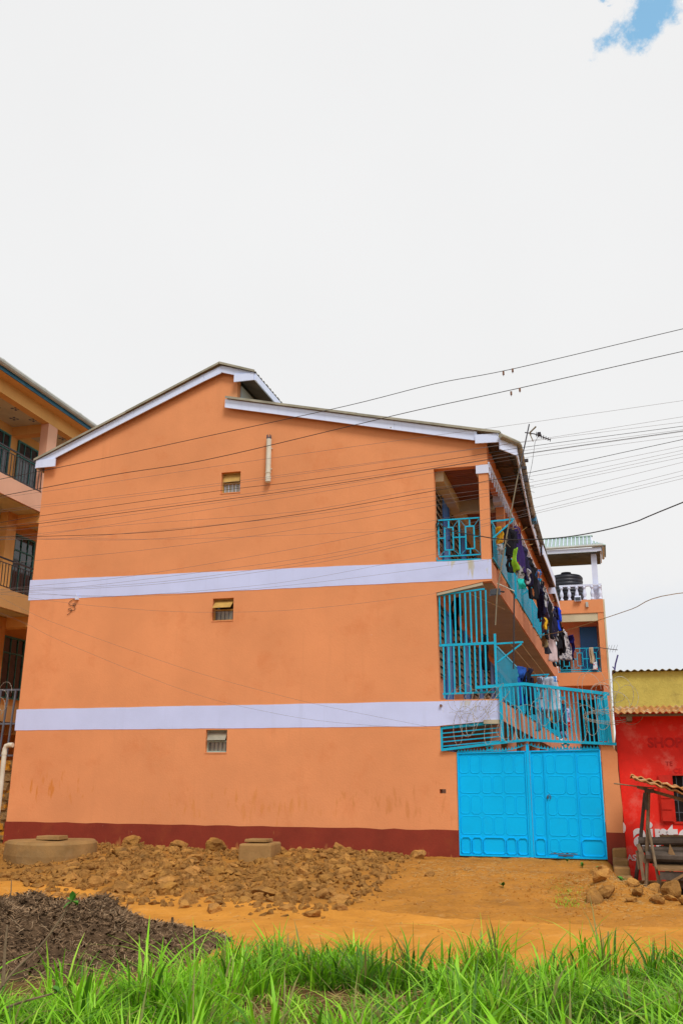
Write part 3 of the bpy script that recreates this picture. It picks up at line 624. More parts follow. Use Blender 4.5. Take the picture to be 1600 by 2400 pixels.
for i in range(4):
    t = i / 4; part('seam', MB().bar((5.30 + .12 * i, RV - .1, 10.89), (5.30 + .12 * i, RV + .5 * (1 - t) , 11.2 - .09 * i), .03), m_white, tr_)
part('hip_sheet', MB().hexa([(5.26, RV + .5, 11.16), (5.80, RV - .1, 10.80), (5.80, RV + 2.1, 10.80), (5.26, RV + 1.6, 11.16), (5.26, RV + .5, 11.18), (5.80, RV - .1, 10.82), (5.80, RV + 2.1, 10.82), (5.26, RV + 1.6, 11.18)]), m_green, tr_)
part('roof_soffit', MB().box((3.3, RV, 10.56), (5.57, RV + 2.2, 10.59)), mat('grey_sheet_underside', (.075, .08, .075), .8, .3, 2, .05, 40, .2), tr_)
tk = MB(); pf = []
for i in range(8):
    z = 8.70 + i * .135; pf += [(.63, z), (.65, z + .03), (.65, z + .10), (.63, z + .13)]
pf += [(.58, 9.83), (.30, 9.90), (.16, 9.91), (.16, 9.95), (.02, 9.96)]
tk.lathe((4.17, RV + .95, 0), pf, 32); tk.smooth = True
tt = thing('water_tank', 'black ribbed plastic water tank on the roof terrace behind the white balusters', 'water tank', (4.32, RV + .95, 8.72))
part('tank_body', tk, m_tank, tt); part('lid', MB().lathe((4.17, RV + .95, 0), [(.20, 9.94), (.21, 9.95), (.20, 9.99), (.02, 10.01)], 16), m_tank, tt)
fl2 = thing('floodlight', 'grey floodlight fixed to the front edge of the roof terrace', 'floodlight', (4.6, RV - .1, 8.6))
part('housing', MB().hexa([(4.47, RV - .16, 8.60), (4.72, RV - .16, 8.60), (4.72, RV - .04, 8.60), (4.47, RV - .04, 8.60), (4.48, RV - .10, 8.82), (4.71, RV - .10, 8.82), (4.71, RV - .04, 8.82), (4.48, RV - .04, 8.82)]), m_white, fl2)
part('lens', MB().hexa([(4.49, RV - .168, 8.62), (4.70, RV - .168, 8.62), (4.70, RV - .162, 8.62), (4.49, RV - .162, 8.62), (4.49, RV - .128, 8.76), (4.70, RV - .128, 8.76), (4.70, RV - .12, 8.76), (4.49, RV - .12, 8.76)]), m_glassd, fl2)
solo('junction_box', MB().box((4.88, RV - .09, 8.36), (4.98, RV - .021, 8.56)).box((4.90, RV - .10, 8.40), (4.96, RV - .09, 8.52)), m_gutter, 'small grey junction box on the orange parapet under the roof terrace', 'junction box', (4.93, RV - .05, 8.36))

# ------------------------------------------------------------------ yellow neighbour on the left
yb = thing('balcony_building', 'yellow building with dark balcony railings and a long grey gutter at the left edge', 'building', (-10.5, 3, 0))
Y0, Y1 = -3.5, 9.5
part('wall', MB().box((-11.5, Y0, 0), (-11.3, Y1, 12.3)), m_ywall, yb)
for z0, z1, m in ((9.12, 9.67, m_ypink), (6.10, 6.62, m_ygold), (3.15, 3.57, m_ygold)):
    s = part('slab', MB().box((-11.3, Y0, z0), (-10, Y1, z1)), m, yb)
    part('soffit', MB().box((-11.28, Y0, z0 - .015), (-10.05, Y1, z0 - .003)), m_cream, s)
    part('cross_beam', MB().box((-11.3, 3.6, z0 - .30), (-10.05, 3.95, z0 - .016)), m_ywall, s)
part('roof_beam', MB().box((-10.24, Y0, 11.86), (-9.99, Y1, 12.24)), m_ywall, yb)
ce = part('ceiling', MB().box((-11.3, Y0, 11.90), (-10.24, Y1, 11.94)), m_cream, yb)
for y in (3.75, 6.9, .4): part('cross_beam', MB().box((-11.3, y - .15, 11.62), (-10.24, y + .15, 11.9)), m_ywall, yb)
mo = MB()
for a in range(4):
    t = a * math.pi / 2 + .6; c, s_ = math.cos(t), math.sin(t)
    mo.prism([(.02 * c, .02 * s_, 0), (.10 * c - .045 * s_, .10 * s_ + .045 * c, 0), (.15 * c, .15 * s_, 0), (.10 * c + .045 * s_, .10 * s_ - .045 * c, 0)], (0, 0, .004))
mom = mo.mesh('painted_motif', m_motif)
for i, y in enumerate((1.2, 2.1, 3.0, 4.6, 5.6, 6.2)):
    inst('painted_motif', mom, ce, (-10.85, y, 11.894)); inst('painted_motif', mom, ce, (-10.36, y + .25, 11.894))
part('column', MB().box((-10.25, 3.50, 9.67), (-10.0, 3.98, 11.86)), m_ypink, yb)
part('column', MB().box((-10.25, .2, 9.67), (-10.0, .68, 11.86)), m_ypink, yb)
for z in (6.62, 3.57): part('column', MB().box((-11.05, 3.15, z), (-10.8, 3.6, z + 2.5)), m_ywall, yb)
rf2 = part('roof', MB().prism([(-11.6, Y0, 12.24), (-9.62, Y0, 12.24), (-9.62, Y0, 12.34), (-11.6, Y0, 12.9)], (0, Y1 - Y0 + .4, 0)), m_ywall, yb)
part('fascia_board', MB().box((-9.62, Y0, 12.20), (-9.58, Y1 + .4, 12.36)), m_bluefascia, rf2)
g = MB()
for i in range(7): g.tube([(-9.50, Y0 + 1.95 * i, 12.36), (-9.50, Y0 + 1.95 * i + 1.9, 12.36)], .085, 10)
part('gutter', g, m_gutter, rf2); g = MB()
for i in range(7): g.tube([(-9.50, Y0 + 1.95 * i - .06, 12.36), (-9.50, Y0 + 1.95 * i + .02, 12.36)], .094, 10)
part('gutter_joint', g, m_gutter, rf2)
for fz, zt in ((9.67, 11.60), (6.62, 8.75), (3.57, 5.70)):
    for wy in (2.15, 3.92, 5.75):
        y0, y1 = wy, wy + 1.36
        w = part('window', MB().box((-11.3, y0, fz + .35), (-11.28, y1, zt)), m_glassd, yb)
        fr = MB().box((-11.28, y0, fz + .35), (-11.24, y0 + .05, zt)).box((-11.28, y1 - .05, fz + .35), (-11.24, y1, zt)).box((-11.28, y0 + .05, zt - .05), (-11.24, y1 - .05, zt)).box((-11.28, y0 + .05, zt - .5), (-11.245, y1 - .05, zt - .46)).box((-11.28, y0 + .05, fz + .35), (-11.245, y1 - .05, fz + .39))
        part('frame', fr, m_tealwin, w)
        for i in range(1, 4):
            q = y0 + 1.36 * i / 4; part('mullion', MB().box((-11.28, q - .012, fz + .39), (-11.25, q + .012, zt - .05)), m_tealwin, w)
        for i in range(3): part('pane', MB().box((-11.279, y0 + .06, fz + .45 + i * .45), (-11.272, y1 - .06, fz + .86 + i * .45)), m_glassd, w)
for fz in (9.67, 6.62):
    rl = part('balcony_railing', MB().box((-10.05, Y0, fz + .78), (-10.01, Y1, fz + .82)).box((-10.04, Y0, fz + .68), (-10.02, Y1, fz + .70)).box((-10.04, Y0, fz + .04), (-10.02, Y1, fz + .065)), m_iron, yb)
    for i in range(52):
        y = 1.0 + .135 * i; part('bar', MB().box((-10.04, y, fz + .066), (-10.022, y + .018, fz + .679)), m_iron, rl)
part('ground_floor_wall', MB().box((-11.29, Y0, 0), (-11.2, Y1, 1.0)), m_ygold, yb)

# ------------------------------------------------------------------ stone wall, bar fence, drain pipe left of the gable
sw = thing('stone_wall', 'rough stone wall with yellow paint remains under the grey bar fence', 'wall', (-8.6, .4, 0))
part('wall_core', MB().box((-12, .5, -.2), (-7.98, .75, 2.10)), m_stonew, sw)
stm = []
for k in range(5):
    b = MB()
    r = random.Random(k)
    pts = [Vector((r.uniform(.13, .2) * sx, r.uniform(.0, .05), r.uniform(.08, .12) * sz)) for sx, sz in ((-1, -1), (1, -1), (1, 1), (-1, 1))]
    b.hexa([p + Vector((0, .1, 0)) for p in pts] + [p * .8 + Vector((0, -.05, 0)) for p in pts]); stm.append(b.mesh('stone', m_stonew))
for i in range(9):
    for j in range(10): inst('stone', stm[(i * 3 + j * 7) % 5], sw, (-8.05 - .36 * i - .15 * (j % 2), .46, .0 + .215 * j))
bf = thing('bar_fence', 'grey iron bar fence on the stone wall at the left edge', 'fence', (-8.4, .3, 2.15))
for z in (3.70, 2.92, 2.20): part('rail', MB().bar((-12, .3, z), (-7.86, .3, z), .04), m_ironb, bf)
for i in range(12): part('bar', MB().bar((-8.06 - .20 * i, .27, 2.2), (-7.99 - .20 * i, .27, 3.70), .035), m_ironb, bf)
solo('drain_pipe', MB().tube([(-7.70, -.06, 2.42), (-7.80, -.06, 2.42), (-7.87, -.06, 2.40), (-7.90, -.06, 2.33), (-7.90, -.06, 1.2), (-7.94, -.06, .1)], .055, 12).tube([(-7.915, -.06, .72), (-7.912, -.06, .80)], .062, 12).tube([(-7.90, -.06, 2.20), (-7.90, -.06, 2.27)], .062, 12),
     m_pipe, 'white plastic drain pipe bending into the left corner of the orange gable', 'pipe', (-8.0, -.06, .2))

# ------------------------------------------------------------------ gate pillar, gate, grille fence above
gp = thing('gate_pillar', 'orange gate pillar with dark red foot to the right of the blue gate', 'pillar', (5.35, 0, .2))
pp = [(5.205, 0, -.3), (5.53, 0, -.3), (5.51, 0, .8), (5.53, 0, 1.2), (5.50, 0, 1.9), (5.51, 0, 2.22), (5.45, 0, 2.30), (5.44, 0, 2.36), (5.205, 0, 2.40)]
bevel(part('shaft', MB().prism(pp, (0, .35, 0)), m_wall, gp), .012, 2)
part('painted_foot', MB().prism([(5.20, -.008, -.3), (5.535, -.008, -.3), (5.525, -.008, .77), (5.20, -.008, .775)], (0, .007, 0)), m_red, gp)
gt = thing('metal_gate', 'bright cyan metal double gate with pressed panels and spiked top', 'gate', (3.8, 0, .3))
def octa(w, h, ch, y): return [(-w / 2 + ch, y, -h / 2), (w / 2 - ch, y, -h / 2), (w / 2, y, -h / 2 + ch), (w / 2, y, h / 2 - ch), (w / 2 - ch, y, h / 2), (-w / 2 + ch, y, h / 2), (-w / 2, y, h / 2 - ch), (-w / 2, y, -h / 2 + ch)]
PAN = {}
def panel(parent, a, b, c, d, deep=False):
    w, h = round(b - a, 2), round(d - c, 2); k = (w, h, deep)
    if k not in PAN:
        m = MB(); ch = min(.042, w * .20)
        if deep:   # bold welded rim round a sunken plate
            A, B, C, D = octa(w, h, ch, 0), octa(w, h, ch, -.022), octa(w - .026, h - .026, ch * .85, -.022), octa(w - .034, h - .034, ch * .8, -.002)
        else:      # shallow pressed bead
            A, B, C, D = octa(w, h, ch, 0), octa(w - .006, h - .006, ch, -.0055), octa(w - .018, h - .018, ch * .9, -.0055), octa(w - .026, h - .026, ch * .85, -.0015)
        m.v = [Vector(p) for p in A + B + C + D]
        for r in range(3):
            for j in range(8): m.f.append((r * 8 + j, r * 8 + (j + 1) % 8, r * 8 + 8 + (j + 1) % 8, r * 8 + 8 + j))
        m.f.append(tuple(range(24, 32))); m.f.append(tuple(range(8)))
        PAN[k] = m.mesh('panel', m_blue)
    return inst('panel', PAN[k], parent, ((a + b) / 2, -.001, (c + d) / 2))
ROWS = [(1.835, 2.185), (1.455, 1.80), (1.07, 1.42), (.69, 1.035), (.335, .645)]
def fill(parent, x0, x1, pats, deeprow=True):
    for (z0, z1), pat in zip(ROWS, pats):
        tot = sum(pat); x = x0; W_ = (x1 - x0)
        for q in pat:
            w = W_ * q / tot; panel(parent, x + .012, x + w - .012, z0, z1, deeprow and z0 < .5); x += w
def ztop(u): return 2.235 + .022 * (u - 2.42)
def leaf(name, a, b):
    m = MB().hexa([(a, 0, .30), (b, 0, .30 + .0), (b, .03, .30), (a, .03, .30), (a, 0, ztop(a)), (b, 0, ztop(b)), (b, .03, ztop(b)), (a, .03, ztop(a))])
    o = part(name, m, m_blue, gt)
    for p, q in (((a, ), (a + .028, )), ((b - .028, ), (b, ))): part('stile', MB().box((p[0], -.022, .30), (q[0], -.002, ztop(a))), m_blue, o)
    part('rail', MB().box((a + .028, -.022, .295), (b - .028, -.002, .325)), m_blue, o); part('rail', MB().bar((a + .028, -.012, ztop(a) - .015), (b - .028, -.012, ztop(b) - .015), .02, .03), m_blue, o)
    return o
l1 = leaf('gate_leaf', 2.43, 3.785); fill(l1, 2.455, 3.76, [(1, 1, 2.05, 1, 1), (2.05, 1, 1, 2.05), (1, 1, 2.05, 1, 1), (2.05, 1, 1, 2.05), (1, 1, 2.05, 1, 1)])
l2 = leaf('gate_leaf', 3.852, 5.195); fill(l2, 3.878, 4.095, [(1,)] * 5); fill(l2, 4.735, 5.17, [(1,), (1, 1), (1,), (1, 1), (1,)])
wk = part('wicket_door', MB().box((4.13, -.012, .365), (4.71, -.002, 2.215)), m_blue, l2)
fx = [(1, 2.05), (2.05, 1), (1, 2.05), (2.05, 1), (1, 2.05)]
for (z0, z1), pat in zip(ROWS, fx):
    x = 4.15; tot = sum(pat)
    for q in pat:
        w = .545 * q / tot; o = panel(l2, x + .010, x + w - .010, max(z0, .40), z1); o.location.y -= .0125; x += w
for a in (4.112, 4.712): part('stile', MB().box((a, -.022, .33), (a + .016, -.002, 2.21)), m_blue, l2)
hd = MB(); hd.tube([(4.185 + .035 * math.cos(t), -.035, 1.40 + .04 * math.sin(t)) for t in [i * math.pi / 8 for i in range(-3, 12)]], .007, 6)
part('handle', hd.box((4.16, -.035, 1.385), (4.18, -.012, 1.415)), m_metal, l2)
m_rusty = mat('rusty_steel_edge', (.16, .07, .03), .9, .5, 14, .3, 40, .1)
part('rust_patch', MB().prism([(4.16 + .5 * i / 24, -.0135, .372) for i in range(25)] + [(4.66 - .5 * i / 24, -.0135, .378 + .010 * abs(math.sin(i * 2.3)) + .005 * math.sin(i * 5.1)) for i in range(25)], (0, .001, 0)), m_rusty, l2)
part('bolt', MB().tube([(4.30, -.03, .345), (4.58, -.03, .345)], .012, 6).box((4.40, -.035, .33), (4.46, -.012, .36)), m_metal, l2)
part('centre_post', MB().box((3.79, -.03, .29), (3.846, .02, 2.36)).prism([(3.79, -.03, 2.36), (3.818, -.03, 2.42), (3.846, -.03, 2.36)], (0, .05, 0)), m_blue, gt)
def crest(u):   # rises to the middle post
    t = max(0, 1 - abs(u - 3.818) / .52); return ztop(u) + .012 + .12 * t * t
for i in range(44):
    u = 2.46 + .0625 * i
    if abs(u - 3.818) < .05 or u > 5.18: continue
    c = crest(u); s_ = (crest(u + .03) - crest(u - .03)) / .06
    part('spike', MB().prism([(u - .030, -.006, c - .03 * s_), (u + .030, -.006, c + .03 * s_), (u - s_ * .03, -.006, c + .062)], (0, .008, 0)), m_teal, gt)
cb = MB(); us = [2.44 + 2.74 * i / 40 for i in range(41)]
for a, b in zip(us[:-1], us[1:]): cb.bar((a, -.01, crest(a)), (b, -.01, crest(b)), .014)
part('crest_bar', cb, m_teal, gt)
for u in (3.08, 4.55):
    st = MB(); P6 = []
    for i in range(10):
        t = math.pi / 2 + i * math.pi / 5; r = .095 if i % 2 == 0 else .052; P6.append((u + r * math.cos(t), -.02, ztop(u) + .075 + r * math.sin(t)))
    H6 = [(u + .030 * math.cos(t), -.02, ztop(u) + .07 + .030 * math.sin(t)) for t in [i * math.pi / 4 for i in range(8)]]
    part('star_ornament', st.prism(P6, (0, .01, 0), [H6]), m_teal, gt)
gf = thing('security_grille', 'turquoise vertical bar grille with peaked rails above the gate', 'fence', (4.3, -.05, 2.4))
def polybar(pts, w, h, name, par, m):
    for a, b in zip(pts[:-1], pts[1:]): part(name, MB().bar(a, b, w, h), m, par)
polybar([(2.84, -.04, 3.505), (3.81, -.05, 3.56), (5.44, -.05, 3.33)], .06, .05, 'top_rail', gf, m_teal)
polybar([(2.12, -.04, 2.285), (3.30, -.04, 2.42), (3.81, -.05, 2.47), (5.50, -.05, 2.385)], .05, .05, 'bottom_rail', gf, m_teal)
zt = lambda u: 3.505 + (3.56 - 3.505) * (u - 2.84) / .97 if u < 3.81 else 3.56 - .23 * (u - 3.81) / 1.63
zb = lambda u: 2.42 + .05 * (u - 3.30) / .51 if u < 3.81 else 2.47 - .085 * (u - 3.81) / 1.69
part('post', MB().bar((3.345, -.045, 2.44), (3.345, -.045, 3.51), .06), m_teal, gf); part('post', MB().bar((5.40, -.045, 2.40), (5.36, -.045, 3.33), .07), m_teal, gf)
for i in range(24):
    u = 3.44 + .082 * i; part('bar', MB().bar((u + .02, -.05, zb(u) + .025), (u, -.05, zt(u) - .03), .026, .016), m_teal, gf)
part('sheet_panel', MB().box((5.20, -.035, 2.44), (5.36, -.025, 3.30)), m_teal, gf)
# ------------------------------------------------------------------ razor wire coils
def razor(name, label, pts, base, r=.0032, step=.05):
    m = MB(); m.tube(pts, r, 4); acc = 0
    for a, b in zip(pts[:-1], pts[1:]):
        a, b = Vector(a), Vector(b); d = b - a; l = d.length
        if l < 1e-5: continue
        d /= l; acc += l
        if acc > step:
            acc = 0; n_ = d.orthogonal().normalized(); k = d.cross(n_)
            for q in (n_, k): m.prism([b - d * .010, b + q * .012, b + d * .010, b - q * .012], k * .002 if q is n_ else n_ * .002)
    return solo(name, m, m_razor, label, 'razor wire', base)
rr = random.Random(5); pts = []
for i in range(560):
    t = i / 40; u = 2.30 + .222 * t + .05 * math.sin(t * 1.7); ph = 2 * math.pi * t; zc = 2.72 + .12 * math.sin(t * .9) + .22 * sm((u - 3.2) / .6)
    rad = .29 + .10 * math.sin(t * 2.3) + .05 * math.sin(t * 5.1)
    pts.append((u + .17 * math.sin(ph) + .05 * math.sin(ph * .31), -.16 + .11 * math.cos(ph + .6), zc + rad * math.cos(ph)))
razor('razor_wire', 'loose razor wire coil looping across the turquoise grille above the gate', pts, (3.9, -.16, 2.4))
pts = []
for i in range(300):
    t = i / 40; ph = 2 * math.pi * t; u = 2.45 + .12 * t
    pts.append((u + .22 * math.cos(ph * .97), -.10 + .03 * math.sin(ph * 3), 3.16 + .16 * math.sin(t * 1.3) + .26 * math.sin(ph)))
razor('razor_wire', 'thin razor wire loops lying over the lower white band beside the grille', pts, (2.8, -.1, 2.7), .0028)
pts = []
for i in range(360):
    t = i / 40; ph = 2 * math.pi * t; u = 5.05 + .085 * t
    pts.append((u + .24 * math.cos(ph), -.12 + .10 * math.sin(ph * .5), 3.42 - .03 * t + .15 * math.sin(t * 1.9) + (.24 + .08 * math.sin(t)) * math.sin(ph)))
razor('razor_wire', 'dense razor wire tangle at the corner between grille and yellow parapet', pts, (5.4, -.12, 3.0))
pts = [(5.35 + .42 * math.cos(t * 1.02) , -.2 + .03 * math.sin(t * 3), 2.93 - .03 * t / 6 + .10 * math.sin(t)) for t in [i * .16 for i in range(110)]]
razor('razor_wire', 'flat springy wire loops sticking out in front of the red shop wall', pts, (5.5, -.2, 2.8), .004)
pts = []
for i in range(200):
    t = i / 40; ph = 2 * math.pi * t
    pts.append((-8.2 - .07 * t + .2 * math.cos(ph), .12 + .08 * math.sin(ph * .5), 3.62 - .16 * t + (.30 - .02 * t) * math.sin(ph)))
razor('razor_wire', 'razor wire coil on the grey bar fence at the left edge', pts, (-8.3, .12, 2.6))

# ------------------------------------------------------------------ courtyard things behind the gate
solo('courtyard_floor', MB().box((2.0, .3, -.1), (5.6, RV + 1.4, .30)), m_conc, 'grey courtyard floor behind the gate', None, (4, 5, 0), kind='structure')
cy = thing('courtyard_wall', 'dark boundary wall closing the right side of the courtyard', 'wall', (5.62, 8, 0))
part('wall_core', MB().box((5.57, 3.3, -.2), (5.68, RV - .1, 3.0)), m_wall2, cy)

# ------------------------------------------------------------------ laundry
CL = {}
def cloth_mat(nm, c, pat=None):
    return mat('cloth_' + nm, c, .9, .18, 6, .25, 30, .1, dirt=pat)
def garment(kind, w, h, seed, m):
    r = random.Random(seed); mb_ = MB(); mb_.smooth = True
    def piece(x0, x1, prof, z0, z1, nx=8, ny=12, ph=0., th=.009, amp=.024):
        def pt(a, b, s_):
            z = z0 + (z1 - z0) * b; c = (x0 + x1) / 2; hw = (x1 - x0) / 2 * prof(b); x = c + hw * (2 * a - 1)
            y = amp * (.35 + .9 * b) * math.sin(a * 10 + ph + b * 1.6) + .012 * math.sin(a * 19 + ph * 3 + b * 3) + .018 * math.sin(b * 6 + ph) + .008 * math.sin(a * 9 + b * 14)
            e = 4 * a * (1 - a); x += .018 * math.sin(b * 6 + ph * 2)
            zz = z - .02 * math.sin(a * 7 + ph) * b
            return Vector((x, y + s_ * th * (.25 + .75 * e), zz))
        k = len(mb_.v); W_ = nx + 1
        for s_ in (-1, 1):
            for j in range(ny + 1):
                for i in range(nx + 1): mb_.v.append(pt(i / nx, j / ny, s_))
        n = W_ * (ny + 1)
        for j in range(ny):
            for i in range(nx):
                a = k + j * W_ + i; mb_.f.append((a, a + 1, a + 1 + W_, a + W_)); mb_.f.append((a + n, a + W_ + n, a + 1 + W_ + n, a + 1 + n))
        for i in range(nx):
            a = k + i; mb_.f.append((a, a + n, a + 1 + n, a + 1)); a = k + ny * W_ + i; mb_.f.append((a, a + 1, a + 1 + n, a + n))
        for j in range(ny):
            a = k + j * W_; mb_.f.append((a, a + W_, a + W_ + n, a + n)); a = k + j * W_ + nx; mb_.f.append((a, a + n, a + W_ + n, a + W_))
    p = r.uniform(0, 6)
    if kind == 'trousers':
        piece(-w / 2, w / 2, lambda b: .92, 0, -h * .30, ph=p)
        piece(-w / 2, -.01, lambda b: 1 - .25 * b, -h * .28, -h, 5, 10, p + 1); piece(.01, w / 2, lambda b: 1 - .25 * b, -h * .28, -h * .97, 5, 10, p + 2)
    elif kind == 'shirt':
        piece(-w * .34, w * .34, lambda b: .75 + .25 * sm(b * 4), 0, -h, ph=p)
        piece(-w * .5, -w * .26, lambda b: .9 - .3 * b, -h * .06, -h * .62, 4, 8, p + 1); piece(w * .26, w * .5, lambda b: .9 - .3 * b, -h * .06, -h * .58, 4, 8, p + 2)
    elif kind == 'dress': piece(-w / 2, w / 2, lambda b: .5 + .5 * sm(b * 1.6), 0, -h, 10, 14, p, .012, .04)
    else: piece(-w / 2, w / 2, lambda b: .86 + .14 * sm(b * 2), 0, -h, 9, 12, p, .010, .03)
    return mb_.mesh('garment', m)
BK = (.012, .012, .016)
